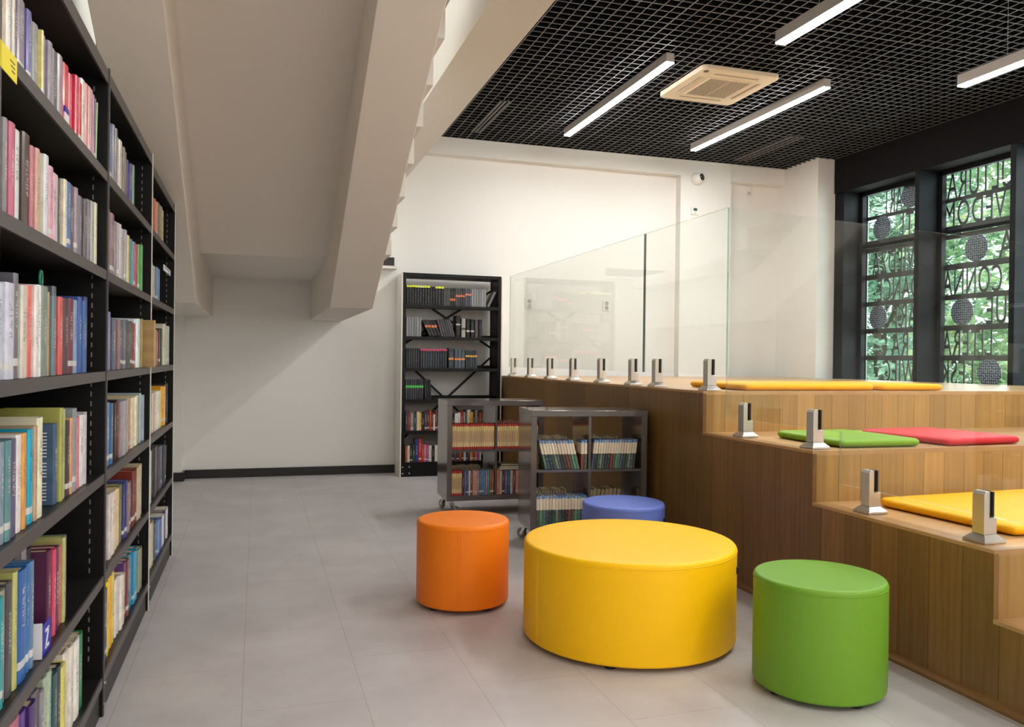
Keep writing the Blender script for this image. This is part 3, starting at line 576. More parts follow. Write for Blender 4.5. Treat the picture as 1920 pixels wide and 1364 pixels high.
cushion('seat_cushion', .96, .69, .046, M['v_yellow2'], 'bright yellow flat cushion on the lowest visible tier', (3.21, 2.735, .5518), .045)

# ------------------------------------------------------------------ ottomans
def ottoman(name, r, h, mat, label, loc, seam_deg, tag_deg=None):
    t = thing(name, label, 'ottoman', loc, 0, 'round vinyl ottomans')
    prof = [(r-.012, .018)]
    for i in range(7):
        a = -PI/2+PI/2*i/6; prof.append((r-.012+.012*math.cos(a), .030+.012*math.sin(a)))
    for i in range(9):
        a = PI/2*i/8; prof.append((r-.016+.016*math.cos(a), h-.018+.016*math.sin(a)))
    prof += [(r*.7, h-.0005), (r*.35, h), (.01, h)]
    m = MB(); m.lathe(prof, 96); m.build('body', mat, t, smooth=True)
    m = MB()
    for q in range(96):
        a, b = 2*PI*q/96, 2*PI*(q+1)/96
        m.tube((r*math.cos(a), r*math.sin(a), h-.022), (r*math.cos(b), r*math.sin(b), h-.022), .0018, 5)
    m.build('rim_seam', mat, t)
    a = math.radians(seam_deg)
    m = MB()
    for da in (-.006/r, .006/r): m.tube((r*math.cos(a+da), r*math.sin(a+da), .04), (r*math.cos(a+da), r*math.sin(a+da), h-.025), .0015, 5)
    m.build('side_seam', mat, t)
    for q in range(4):
        b = PI/4+q*PI/2+a
        m = MB(); m.cyl(((r-.05)*math.cos(b), (r-.05)*math.sin(b), 0), .022, .0195, seg=16); m.build('foot', M['rubber'], t)
    if tag_deg is not None:
        b = math.radians(tag_deg)
        m = MB(); m.box(-.002, -.016, -.014, .012, .0, .014); o = m.build('brand_tag', M['tagblack'], t); o.location = ((r-.003)*math.cos(b), (r-.003)*math.sin(b), h*.78); o.rotation_euler = (0, 0, b)
    return t
ottoman('ottoman', .227, .416, M['v_orange'], 'small round orange vinyl ottoman on the tiled floor', (.983, 3.913, 0), -108)
ottoman('ottoman', .459, .422, M['v_yellow'], 'large low round yellow vinyl ottoman in the middle of the floor', (1.568, 3.257, 0), -170, -37)
ottoman('ottoman', .235, .420, M['v_green'], 'small round green vinyl ottoman beside the oak steps', (2.003, 2.543, 0), -42)
ottoman('ottoman', .230, .416, M['v_blue'], 'small round blue vinyl ottoman half hidden behind the large yellow one', (1.971, 4.171, 0), -60, -40)

# ------------------------------------------------------------------ bookcases on the aisle side
LV = [.14, .475, .81, 1.145, 1.475, 1.795]
def bookcase(y0, y1, label, first, edge, top=2.137):
    t = thing('bookcase', label, 'bookcase', (0, 0, 0), 0, 'black library bookcases along the aisle')
    XB, XF = -.80, -.470; th = .028
    ys = ([y0] if first else []) + [y1]
    for yy_ in ys:
        m = MB(); m.box(XB, yy_-th/2, 0.012, XF, yy_+th/2, top-.002); p_ = m.build('side_panel', M['black'], t, bevel=.002)
        m = MB(); m.box(XF-.001, yy_-.010, .012, XF+.003, yy_+.006, top); m.build('edge_strip', edge if yy_ == y1 else M['lip'], p_)
        m = MB(); z = .2
        while z < 2.08: m.box(XF-.044, yy_-th/2-.0008, z, XF-.040, yy_-th/2, z+.016); z += .032
        m.build('slot', M['slot'], p_)
        for z in (.05, .12):
            m = MB(); m.cyl((XF-.03, yy_-th/2-.004, z), .007, .004, 'y', 8); m.build('bolt', M['bolt'], p_)
            m = MB(); m.cyl((XF+.003, yy_, z), .006, .005, 'x', 8); m.build('bolt', M['bolt'], p_)
        m = MB(); m.cyl((XF-.04, yy_, 0), .014, .013, seg=12); m.build('foot', M['rubber'], p_)
    a, b = y0+th/2, y1-th/2
    m = MB(); m.box(XB, a, .05, XB+.012, b, top-.017); m.build('back_panel', M['black'], t)
    for z in LV:
        m = MB(); m.box(XB+.012, a, z-.016, XF-.004, b, z); m.box(XF-.006, a, z-.030, XF, b, z+.001, 1); m.build('shelf', [M['shelf'], M['lip']], t)
    m = MB(); m.box(XB, a, top-.037, XF-.004, b, top-.012); m.box(XF-.006, a, top-.052, XF, b, top-.009, 1); m.build('top_panel', [M['shelf'], M['lip']], t)
    m = MB(); m.box(XF-.03, a, .012, XF-.008, b, .105); m.build('plinth', M['shelf'], t)
    return t
bookcase(1.765, 2.955, 'tall black bookcase beside the viewer, first of three', True, M['lip'])
bookcase(2.955, 4.125, 'tall black bookcase, middle one of the row of three', False, M['whitepanel'])
bookcase(4.125, 5.235, 'tall black bookcase with white end strip, closest to the back wall', False, M['whitepanel'], 2.10)

# ------------------------------------------------------------------ books
SECN = {1: 'first', 2: 'middle', 3: 'last'}
SHN = ['top', 'second', 'third', 'fourth', 'fifth', 'bottom']
def book_meshes(th, h, d):
    """spine towards -y, thickness along +x; returns cover mesh and page block mesh"""
    b = min(.003, th*.16); bul = min(.004, th*.18)
    m = MB()
    out = [(0, d), (0, bul), (th*.18, bul*.3), (th*.5, 0), (th*.82, bul*.3), (th, bul), (th, d), (th-b, d), (th-b, bul+b), (b, bul+b), (b, d)]
    m.prism(out, 'z', 0, h); c = m.mesh('book')
    m = MB(); m.box(b, bul+b, .003, th-b, d-.004, h-.004); g = m.mesh('pages'); g.materials.append(M['pages'])
    return c, g
def add_book(name, th, h, d, colr, mat, loc, rz, label, cat, group, lean=0.0, pages=True, jit=True):
    c, g = book_meshes(th, h, d); c.materials.append(mat)
    o = bpy.data.objects.new(name, c); COL.objects.link(o); o.color = lin(colr)
    o.location = loc; o.rotation_euler = (0, lean, rz); o.rotation_mode = 'XYZ'
    tag(o, label, cat, group)
    if pages:
        q = bpy.data.objects.new('pages', g); COL.objects.link(q); q.parent = o
    return o
rng = random.Random(3)
ribbon_book = None
for (sec, row), ents in LEFT.items():
    z = LV[5-row]
    for i, (y0, w, h, cr, cg, cb, ln) in enumerate(ents):
        y0, w, h = y0/1000, w/1000, h/1000
        if y0+w < 1.82: continue
        if y0 < 1.783: w -= 1.783-y0; y0 = 1.783
        c = (cr/255, cg/255, cb/255)
        w = min(w, (2.938, 4.108, 5.218)[sec-1]-y0)
        if w < .009 and (sec, row) != (2, 2): continue
        th = max(.008, w-.0012); d = rng.uniform(.135, .175)
        xs = -.485-rng.uniform(0, .010)
        if (sec, row) == (2, 2) and i == len(ents)-1: xs = -.445
        if (sec, row) == (1, 4) and y0 < 2.28 and y0+w > 2.15: xs = -.528
        la = 0.0
        if ln:
            # leans towards the far upright, staying inside its own slot of the row
            la = min(math.radians(ln), math.asin(max(.02, (w-.012)/h*.8))); th = max(.009, (w-h*math.sin(la))*.9-.004); y0 = min(y0, (2.935, 4.105, 5.212)[sec-1]-th*math.cos(la)-h*math.sin(la)-.002)
        lab = '%s book, %s in the %s row of the %s aisle bookcase' % (cname(c), ordinal(i), SHN[row], SECN[sec])
        o = add_book('book', th, h, d, c, M['cover'], (xs, y0, z+.0012+(th*math.sin(la) if ln else 0)), PI/2, lab, 'book', '%s row of the %s aisle bookcase' % (SHN[row], SECN[sec]), lean=la)
        if (sec, row) == (1, 2) and abs(y0-2.2) < .03 and ribbon_book is None: ribbon_book = (o, th, h, d)
        if (sec, row) == (1, 0) and (cr, cg, cb) == (196, 32, 56):
            m = MB(); m.box(th*.12, -.0008, .004, th*.88, .003, .050); m.box(th*.12, -.0008, .050, th*.88, .003, .066, 1); m.build('spine_label', [M['white_label'], M['blue_label']], o)
        if (sec, row) == (1, 3) and (cr, cg, cb) == (72, 96, 124):
            m = MB()
            for q in range(21):
                if q not in (8, 14): m.box(-.0004, .018, h-.024-.0086*q, .0, d-.016-(.02 if q in (7, 13) else .004*(q % 3)), h-.0212-.0086*q)
            m.build('cover_text', M['white_label'], o)
if ribbon_book:
    o, th, h, d = ribbon_book
    m = MB(); n_ = 18
    for q in range(n_):
        a0, a1 = 2*PI*q/n_, 2*PI*(q+1)/n_
        p0 = (th/2+.013*math.cos(a0), .012, h+.018+.020*math.sin(a0)); p1 = (th/2+.013*math.cos(a1), .012, h+.018+.020*math.sin(a1))
        m.tube(p0, p1, .003, 6)
    r_ = m.build('ribbon_loop', M['green_tape'], o); r_['label'] = 'green ribbon loop'
# shelf signs
t = thing('shelf_label', 'yellow card label on the top shelf edge of the first bookcase', 'label', (-.4685, 1.875, 1.766))
m = MB(); m.box(0, -.14, -.0225, .0015, 0, .028); m.build('card', M['yellow_label'], t)
m = MB()
for i in range(3): m.box(.0016, -.050+.006*i, .010-.009*i, .0019, -.016, .0125-.009*i)
m.build('print', M['ink'], t)
t = thing('shelf_sign', 'blue and white letter sign in the fifth row of the first bookcase', 'sign', (-.4775, 2.17, .4762))
m = MB(); m.box(-.045, 0, 0, 0, .0025, .085); m.build('side_card', M['white_label'], t)
m = MB(); m.box(-.002, .0026, 0, 0, .092, .078); m.build('letter_card', M['blue_label'], t)
m = MB()
for a, b, w in (((.030, .058), (.066, .058), .007), ((.030, .018), (.066, .018), .007), ((.061, .058), (.035, .018), .010)):
    dy, dz = b[0]-a[0], b[1]-a[1]; L = math.hypot(dy, dz); ny, nz = -dz/L*w/2, dy/L*w/2
    m.prism([(a[0]+ny, a[1]+nz), (b[0]+ny, b[1]+nz), (b[0]-ny, b[1]-nz), (a[0]-ny, a[1]-nz)], 'x', .0002, .0012)
m.build('letter', M['white_label'], t)
t = thing('shelf_sign', 'small white card sticking out of the second row of the last bookcase', 'sign', (-.474, 4.70, 1.655))
m = MB(); m.box(-.004, 0, 0, 0, .34, .030); m.build('card', M['white_label'], t)
m = MB(); m.box(.0001, .02, .018, .0006, .30, .023); m.box(.0001, .2, .004, .0006, .30, .008); m.build('print', M['ink'], t)

# ------------------------------------------------------------------ DVD bookcase on the back wall
bt = thing('bookcase', 'black steel bookcase of DVDs with white end panels against the back wall', 'bookcase')
BX0, BX1, BF, BBK = 1.405, 2.440, 8.19, 8.50
for x0 in (BX0, BX1-.032):
    m = MB(); m.box(x0, BF, 0, x0+.032, BF+.035, 2.07); m.box(x0+.006, BF+.035, 0, x0+.026, BBK-.03, 2.07); m.box(x0, BBK-.03, 0, x0+.032, BBK, 2.07); m.build('upright', M['black'], bt, bevel=.002)
for x0 in (BX0-.014, BX1+.001):
    m = MB(); m.box(x0, BF-.002, 0, x0+.013, BBK, 2.06); m.build('end_panel', M['whitepanel'], bt, bevel=.002)
BL = [.145, .465, .785, 1.105, 1.425, 1.745]
for z in BL:
    m = MB(); m.box(BX0+.032, BF+.012, z-.020, BX1-.032, BBK-.04, z); m.box(BX0+.030, BF+.004, z-.032, BX1-.030, BF+.014, z+.001); m.box(BX0+.03, BBK-.045, z, BX1-.03, BBK-.040, z+.03); m.build('shelf', M['black'], bt, bevel=.0015)
m = MB(); m.box(BX0+.032, BF+.004, 2.035, BX1-.032, BBK-.02, 2.07); m.build('top_panel', M['black'], bt, bevel=.002)
m = MB(); m.box(BX0+.032, BF+.006, 0.0, BX1-.032, BF+.02, .12); m.build('plinth', M['black'], bt)
xl, xr = BX0+.02, BX1-.02; yb = BBK-.012
for za, zb in ((1.942, 1.323), (1.227, .32)):
    m = MB(); m.bar((xl, yb, za), (xr, yb, zb), .022, .004); m.build('cross_brace', M['black'], bt)
    m = MB(); m.bar((xl, yb-.006, zb), (xr, yb-.006, za), .022, .004); m.build('cross_brace', M['black'], bt)
for x in (BX0+.016, BX0+.085):
    for z in (.035, .10):
        m = MB(); m.cyl((x, BF-.003 if x < BX0+.03 else BF+.002, z), .008, .006, 'y', 10); m.build('bolt', M['bolt'], bt)
def zx(v): return BX0+.04+(v-120)*.001745
def dvd(th, h, d, colr, band, pos, loc, lean, label, group):
    m = MB(); r = min(.003, th*.25)
    m.prism([(r, 0), (th-r, 0), (th, r), (th, d), (0, d), (0, r)], 'z', 0, h)
    o = m.build('dvd_case', M['case']); o.color = lin(colr); o.location = loc; o.rotation_euler = (0, lean, 0)
    tag(o, label, 'DVD case', group)
    if band:
        z0, z1 = pos
        m = MB(); m.box(.0003, -.0006, h*z0, th-.0003, .002, h*z1); b_ = m.build('label_band', M['band'], o); b_.color = lin(band)
    return o
ROWN = ['top', 'second', 'third', 'fourth']
# (count, x0, x1, colours, band, band position, height, lean)
T = (.90, 1.0); MID = (.52, .62); LOWB = (.30, .42)
ROWS = [
 [(5, 120, 197, '1c1a22', 'd8e020', T, .200, 0), (1, 197, 211, '2a2430', 'e6e4ea', T, .200, 0), (3, 211, 259, '18181c', 'd8e020', T, .2, 0), (2, 259, 289, '1e1c20', None, T, .19, 0), (3, 289, 342, '1a1a20', 'd8e020', T, .195, 0),
  (4, 342, 378, '6a6668', None, T, .185, 0), (3, 378, 412, '3c3a3e', 'd8642c', LOWB, .185, 0), (4, 412, 470, '4c4c52', 'e07048', MID, .186, 0), (3, 470, 508, '5c6070', 'e08058', (.62, .72), .184, 0), (6, 508, 600, 'a4a2a2', None, T, .182, 0), (1, 606, 622, '7c7a7c', None, T, .175, 26)],
 [(6, 120, 210, '9c9a9a', None, T, .195, 0), (4, 258, 332, '2c2a2e', 'd87048', (.55, .68), .180, -25), (6, 330, 415, '58565a', None, T, .185, -17), (1, 416, 444, '141214', 'b0b0a8', (.55, .62), .225, 0), (1, 450, 475, 'b8b4b0', '3a383a', (.4, .5), .195, 0), (1, 480, 502, '141416', 'c8c8c4', (.3, .38), .190, 0), (1, 506, 529, '18181a', 'b8b8b4', (.3, .38), .190, 0), (1, 532, 553, '5c5c60', None, T, .187, 0), (1, 556, 577, '1c1c1e', None, T, .187, 0)],
 [(6, 120, 202, '34363a', None, T, .2, 0), (11, 204, 365, '3c4046', 'c84064', T, .195, 0), (1, 374, 406, '4c5054', 'd88848', (.42, .52), .205, 0), (3, 410, 474, '5c6470', 'e08a48', (.42, .52), .20, 0), (5, 474, 550, '484c54', 'e0a040', (.62, .72), .186, -2.5)],
 [(8, 120, 226, '4a4650', '48c048', (.58, .70), .2, 0), (3, 228, 274, '38383e', None, T, .195, -3)],
]
DV = rng
for ri, row in enumerate(ROWS):
    z = BL[5-ri]; idx = 0
    for (n_, x0, x1, c, band, pos, h, ln) in row:
        xa, xb = zx(x0), zx(x1); w = (xb-xa)/n_; la = math.radians(ln)
        if -5 < ln < 0: xa += h*math.sin(-la)+.001; w = (xb-xa)/n_
        for i in range(n_):
            rgb = [int(c[j:j+2], 16)/255 for j in (0, 2, 4)]; q = rng.uniform(-.05, .05); rgb = [min(1, max(.015, (v+q+rng.uniform(-.025, .025))*.86-.03)) for v in rgb]
            th = max(.010, w*math.cos(la)-.0015); hh = h+rng.uniform(-.002, .002)
            x = xa+w*i
            bd = band
            zz = z+.0012+(th*math.sin(la) if la > 0 else 0)
            lab = '%s%s DVD case, %s in the %s row of the back bookcase' % ('leaning ' if abs(ln) > 5 else '', cname(c), ordinal(idx), ROWN[ri])
            dvd(th, hh, .135, rgb, bd, pos, (x, BF+.018, zz), la, lab, '%s row of DVDs' % ROWN[ri]); idx += 1
# paperbacks in the two lower rows
PAL = ['2c2a2c', '8c8680', '1c1c1e', 'b83a30', 'd8d0c4', '50485c', '3c4450', 'e4dcd4', 'c07898', '303c30', '6c2c28', 'd8c8a8', '24243c', 'b04c70', '283878', 'a85030', 'e0a828', '902830', 'd0ccc8', 'b83024', '4c3c30']
for ri, z, lo, hi, hm, ln in ((4, BL[1], 122, 610, .195, 0), (5, BL[0], 122, 590, .19, 0)):
    x = zx(lo); idx = 0
    while x < zx(hi)-.03:
        w = rng.uniform(.018, .034); h = hm*rng.uniform(.84, 1.08)
        if ri == 5 and idx in (4, 5): w = .034; h = .235
        c = PAL[(idx*5+ri*3) % len(PAL)] if rng.random() < .75 else rng.choice(PAL)
        lab = '%s paperback, %s in the %s row of the back bookcase' % (cname(c), ordinal(idx), ('fifth', 'bottom')[ri-4])
        add_book('paperback', w-.0012, h, .14, c, M['cover'], (x, BF+.02, z+.0012), 0, lab, 'paperback', 'paperbacks low in the back bookcase')
        x += w; idx += 1

# ------------------------------------------------------------------ rolling book carts
def cart(label, loc, rz, sws):
    t = thing('book_cart', label, 'cart', loc, rz, 'glossy grey rolling book carts')
    W, D, z0, H = .768, .39, .117, .765; o_ = .038; i_ = .017
    m = MB(); m.box(-.001, -.002, z0+H-o_, W+.001, D+.002, z0+H); m.build('top_panel', M['cart'], t, bevel=.0015)
    m = MB(); m.box(0, 0, z0, W, D, z0+o_); m.build('base_panel', M['cart'], t, bevel=.0015)
    for x in (0, W-o_):
        m = MB(); m.box(x, 0, z0+o_, x+o_, D, z0+H-o_); m.build('side_panel', M['cart'], t, bevel=.0015)
    m = MB(); m.box(W/2-i_/2, .003, z0+o_, W/2+i_/2, D-.003, z0+H-o_); m.build('divider', M['cart'], t)
    zs = z0+H/2
    for a, b in ((o_, W/2-i_/2), (W/2+i_/2, W-o_)):
        m = MB(); m.box(a, .002, zs-i_/2, b, D-.002, zs+i_/2); m.build('shelf', M['cart'], t)
    for x, y, sw in ((.045, .045, sws[0]), (W-.055, .045, sws[1]), (.052, D-.045, sws[2]), (W-.055, D-.055, sws[3])):
        m = MB(); m.box(-.022, -.022, z0-.006, .022, .022, z0); m.cyl((0, 0, z0-.022), .014, .018, seg=12)
        for sx in (-.014, .014): m.prism([(-.012, z0-.02), (.014, z0-.02), (.052, .024), (.030, .024)], 'x', sx-.0015, sx+.0015)
        f_ = m.build('caster', M['chrome'], t); f_.location = (x, y, 0); f_.rotation_euler = (0, 0, sw)
        m = MB(); m.cyl((-.011, .042, .0355), .035, .022, 'x', 28); w_ = m.build('wheel', M['wheel'], f_, bevel=.004)
        m = MB(); m.cyl((-.016, .042, .0355), .008, .032, 'x', 12); m.build('axle', M['chrome'], f_)
    return t, dict(W=W, D=D, zu=zs+i_/2, zl=z0+o_, xa=(o_, W/2-i_/2), xb=(W/2+i_/2, W-o_))
def in_cart(loc, rz, p):
    c, s = math.cos(rz), math.sin(rz)
    return (loc[0]+c*p[0]-s*p[1], loc[1]+s*p[0]+c*p[1], p[2])
def cart_row(ct, loc, rz, n, x0, x1, z, h, d, mat, pal, lean, yf, where, grp, name='paperback', back=False, hv=.004):
    w = (x1-x0)/n; la = math.radians(lean)
    for i in range(n):
        c = pal[(i*7+n) % len(pal)] if len(pal) > 1 else pal[0]
        th = w*math.cos(la)-.0018; x = x0+w*i
        hh = h+rng.uniform(-hv, hv)
        zz = z+.0012+(th*math.sin(la) if la > 0 else 0)
        if back:
            p = (x+th, yf+d, zz); o = add_book(name, th, hh, d, c, mat, in_cart(loc, rz, p), rz+PI, '%s, %s along' % (where, ordinal(i)), 'paperback', grp, lean=-la)
        else:
            p = (x, yf+rng.uniform(0, .004), zz); o = add_book(name, th, hh, d, c, mat, in_cart(loc, rz, p), rz, '%s, %s along' % (where, ordinal(i)), 'paperback', grp, lean=la)
MIX = ['5078b0', 'c07058', 'c8b8a8', '4c7058', '90584c', '6c6478', 'b89888', '88807c', 'c0a890', '703c50', '5c6cb0', '8c5c40', '305878', 'a87888', '3c8878', '483050', 'c89070']
L1, R1 = (1.3885, 6.049, 0), -.0277
c1, q = cart('glossy grey two-by-two cart standing against the back bookcase', L1, R1, (-1.1, .4, .3, .2))
cart_row(c1, L1, R1, 19, q['xa'][0]+.003, q['xa'][1]-.003, q['zu'], .196, .125, M['cover_ry'], ['2c3440', '7c6a50', '30503c', '8c4a38', '405878'], 0, .006, 'red and cream paperback high in the far cart, aisle half', 'red and cream paperbacks', hv=.002)
cart_row(c1, L1, R1, 18, q['xb'][0]+.003, q['xb'][1]-.003, q['zu'], .194, .125, M['cover_ry'], ['2c3440', '7c6a50', '8c4a38'], 0, .006, 'red and cream paperback high in the far cart, inner half', 'red and cream paperbacks', hv=.002)
cart_row(c1, L1, R1, 5, q['xa'][0]+.003, q['xa'][0]+.082, q['zl'], .190, .125, M['cover_ry'], ['2c3440', '7c6a50'], 0, .006, 'red and cream paperback low in the far cart', 'red and cream paperbacks', hv=.002)
cart_row(c1, L1, R1, 15, q['xa'][0]+.083, q['xa'][1]-.003, q['zl'], .190, .125, M['cover'], MIX, 0, .006, 'mixed paperback low in the far cart, aisle half', 'mixed paperbacks in the cart')
cart_row(c1, L1, R1, 15, q['xb'][0]+.003, q['xb'][1]-.010, q['zl'], .188, .125, M['cover'], MIX[3:]+MIX[:3], 0, .006, 'mixed paperback low in the far cart, inner half', 'mixed paperbacks in the cart')
cart_row(c1, L1, R1, 13, q['xa'][0]+.003, q['xa'][1]-.05, q['zl'], .190, .125, M['cover'], ['b09c78', '8c7858'], 0, .25, 'tan back-row paperback low in the far cart', 'back-row paperbacks', back=True)
cart_row(c1, L1, R1, 14, q['xb'][0]+.003, q['xb'][1]-.02, q['zu'], .197, .125, M['cover_ry'], ['7c6a50'], 0, .25, 'red and cream back-row paperback high in the far cart', 'back-row paperbacks', back=True)
for i, (c, h_, dx) in enumerate((('d8d8dc', .012, 0), ('587878', .014, .004), ('5c5840', .013, .012))):
    zz = q['zl']+.194+sum((.0145, .0165)[:i])
    m = MB(); b_ = .002
    m.prism([(0, 0), (.19, 0), (.19, b_), (.004, b_), (.004, h_-b_), (.19, h_-b_), (.19, h_), (0, h_)], 'y', 0, .13)
    o = m.build('paperback', M['cover']); o.color = lin(c); o.location = in_cart(L1, R1, (q['xb'][0]+.02+dx, .004, zz)); o.rotation_euler = (0, 0, R1)
    tag(o, '%s paperback lying flat, %s up of three in the far cart' % (cname(c), ordinal(i)), 'paperback', 'paperbacks lying flat')
    m = MB(); m.box(.004, .003, b_, .187, .127, h_-b_); m.build('pages', M['pages'], o)
L2, R2 = (1.6517, 4.8484, 0), -.109
c2, q = cart('glossy grey two-by-two cart behind the blue ottoman', L2, R2, (.9, .4, .62, .2))
WBP = ['2c5a54', '5c8870', '8c3a30', '305c6c', '2c3a34', '6c9c80', '202c34', '8c9478', '34587c', '54604c', '1c2428']
# leaning row: feet shifted so that the tops stay inside the compartment
cart_row(c2, L2, R2, 12, q['xa'][0]+.058, q['xa'][0]+.285, q['zu'], .186, .115, M['cover_wb'], WBP, -14, .006, 'leaning half white paperback high behind the blue ottoman', 'half white paperbacks', hv=.002)
cart_row(c2, L2, R2, 2, q['xa'][0]+.291, q['xa'][1]-.003, q['zu'], .184, .115, M['cover_wb'], WBP, 0, .006, 'half white paperback against the divider behind the blue ottoman', 'half white paperbacks', hv=.002)
cart_row(c2, L2, R2, 17, q['xb'][0]+.004, q['xb'][1]-.040, q['zu'], .186, .115, M['cover_wb'], WBP[2:]+WBP[:2], 6, .006, 'half white paperback high in the cart compartment beside the oak platform', 'half white paperbacks', hv=.002)
cart_row(c2, L2, R2, 16, q['xa'][0]+.003, q['xa'][1]-.003, q['zl'], .186, .115, M['cover_wb'], WBP[4:]+WBP[:4], 0, .006, 'half white paperback low in the cart under the leaning ones', 'half white paperbacks', hv=.002)
TAN = ['b8a078', '8c7a5c', '5c5040', 'c0ac88']
cart_row(c2, L2, R2, 10, q['xa'][0]+.075, q['xa'][1]-.07, q['zu'], .184, .115, M['cover'], TAN, 0, .26, 'tan back-row paperback behind the leaning ones', 'back-row paperbacks', back=True)
cart_row(c2, L2, R2, 12, q['xb'][0]+.006, q['xb'][1]-.07, q['zu'], .184, .115, M['cover'], TAN, 0, .26, 'tan back-row paperback high beside the oak platform', 'back-row paperbacks', back=True)
cart_row(c2, L2, R2, 13, q['xa'][0]+.02, q['xa'][1]-.07, q['zl'], .184, .115, M['cover'], TAN, 0, .26, 'tan back-row paperback low behind half white ones', 'back-row paperbacks', back=True)
cart_row(c2, L2, R2, 9, q['xb'][0]+.006, q['xb'][1]-.08, q['zl'], .184, .115, M['cover'], TAN, 10, .24, 'tan back-row paperback low above the blue ottoman', 'back-row paperbacks', back=True)

# ------------------------------------------------------------------ ceiling fittings
def lamp(x, y0, y1, z, label, hung):
    t = thing('ceiling_lamp', label, 'lamp', (x, y0, z), 0, 'linear LED lamps')
    L = y1-y0; w = .068
    m = MB(); m.box(-w/2, 0, .008, w/2, L, .076); m.build('housing', M['housing'], t, bevel=.002)
    m = MB(); m.box(-w/2+.002, .002, 0, w/2-.002, L-.002, .0079); m.build('diffuser', M['diffuser'], t)
    if hung:
        for yy_ in (.35, L-.35):
            m = MB(); m.tube((0, yy_, .076), (0, yy_, 3.56-z), .0012, 6); m.build('cable', M['housing'], t)
    return t
lamp(2.965, 5.55, 7.70, 3.463, 'flush white linear LED lamp on the grid ceiling close to the stair', False)
lamp(4.445, 5.63, 7.78, 3.463, 'flush white linear LED lamp on the grid ceiling past the air conditioner', False)
lamp(2.930, 1.98, 4.137, 3.08, 'hanging white linear LED lamp on cables above the ottomans', True)
lamp(4.455, 2.14, 4.30, 3.05, 'hanging white linear LED lamp on cables close to the windows', True)
lamp(2.93, -1.2, .95, 3.08, 'added hanging linear LED fill lamp above the floor behind the viewer', True)  # this and the next: unseen fill lamps added for spines and ottoman fronts
lamp(4.455, -1.2, .95, 3.08, 'added hanging linear LED fill lamp by the window wall behind the viewer', True)
# air conditioner cassette
t = thing('air_conditioner', 'square cream air conditioner cassette set in the black grid ceiling', 'air conditioner', (3.668, 6.035, 3.50))
def rrect(w, d, r, n=6):
    pts = []
    for cx, cy, a0 in ((w/2-r, d/2-r, 0), (-w/2+r, d/2-r, PI/2), (-w/2+r, -d/2+r, PI), (w/2-r, -d/2+r, 1.5*PI)):
        for i in range(n+1): pts.append((cx+r*math.cos(a0+PI/2*i/n), cy+r*math.sin(a0+PI/2*i/n)))
    return pts
m = MB(); m.prism(rrect(.71, .76, .055), 'z', 0, .038); m.build('panel', M['ac'], t, bevel=.006)
m = MB(); m.box(-.20, -.215, -.006, .20, .215, -.0005); gr = m.build('grille', M['ac'], t, bevel=.003)
m = MB(); y = -.20
while y < .20: m.box(-.185, y, -.0068, -.004, y+.005, -.0061); m.box(.004, y, -.0068, .185, y+.005, -.0061); y += .0125
m.build('grille_slots', M['acdark'], gr)
for i in range(4):
    a = i*PI/2; mt = Matrix.Rotation(a, 4, 'Z'); off = .285 if i % 2 == 0 else .265
    m = MB(); m.box(-.20, off-.012, -.0012, .20, off+.010, -.0002, mtx=mt); sl_ = m.build('louver', M['acdark'], t)
    m = MB(); m.box(-.20, off-.004, -.004, .20, off+.003, -.0013, mtx=mt); m.box(-.205, off+.022, -.0012, .205, off+.026, -.0002, mtx=mt); m.build('vane', M['ac'], sl_)
m = MB(); m.cyl((-.30, -.325, -.003), .022, .003, seg=20); m.build('sensor_window', M['acdark'], t)
# slot diffusers in the ceiling
for x0, x1, y0, y1, lab in ((2.075, 2.17, 7.04, 8.12, 'dark linear air slot in the grid ceiling near the stair beam'), (5.23, 5.38, 7.15, 8.24, 'dark linear air slot in the grid ceiling near the white pillar')):
    t = thing('air_slot', lab, 'air vent', (x0, y0, 3.532), 0, 'linear ceiling air slots'); w = x1-x0; L = y1-y0
    m = MB()
    for a in (0, w/2-.009, w-.018): m.box(a, 0, 0, a+.018, L, .02)
    m.box(0, 0, 0, w, .012, .02); m.box(0, L-.012, 0, w, L, .02); m.build('frame', M['lip'], t)
    m = MB(); m.box(.002, .002, .012, w-.002, L-.002, .018); m.build('slot_plate', M['plenum'], t)
# dome camera
t = thing('security_camera', 'white dome security camera with black lens on the wall pillar', 'camera', (4.86, 8.43, 3.33))
m = MB(); m.cyl((0, -.03, 0), .072, .03, 'y', 40); m.build('mount', M['plastic'], t, bevel=.006)
m = MB(); m.sphere((0, -.035, 0), .064, 40, sc=(1, 1, 1)); m.build('dome', M['plastic'], t, smooth=True)
d_ = Vector((.55, -.82, .16)).normalized(); q4 = d_.to_track_quat('Z', 'Y').to_matrix().to_4x4()
c_ = Vector((0, -.035, 0))
m = MB(); m.cyl((0, 0, .040), .040, .026, seg=32, mtx=Matrix.Translation(c_) @ q4); e_ = m.build('lens_ring', M['lens'], t, bevel=.004)
m = MB(); m.cyl((0, 0, .0665), .014, .003, seg=24, mtx=Matrix.Translation(c_) @ q4); m.build('lens', M['screen'], e_)
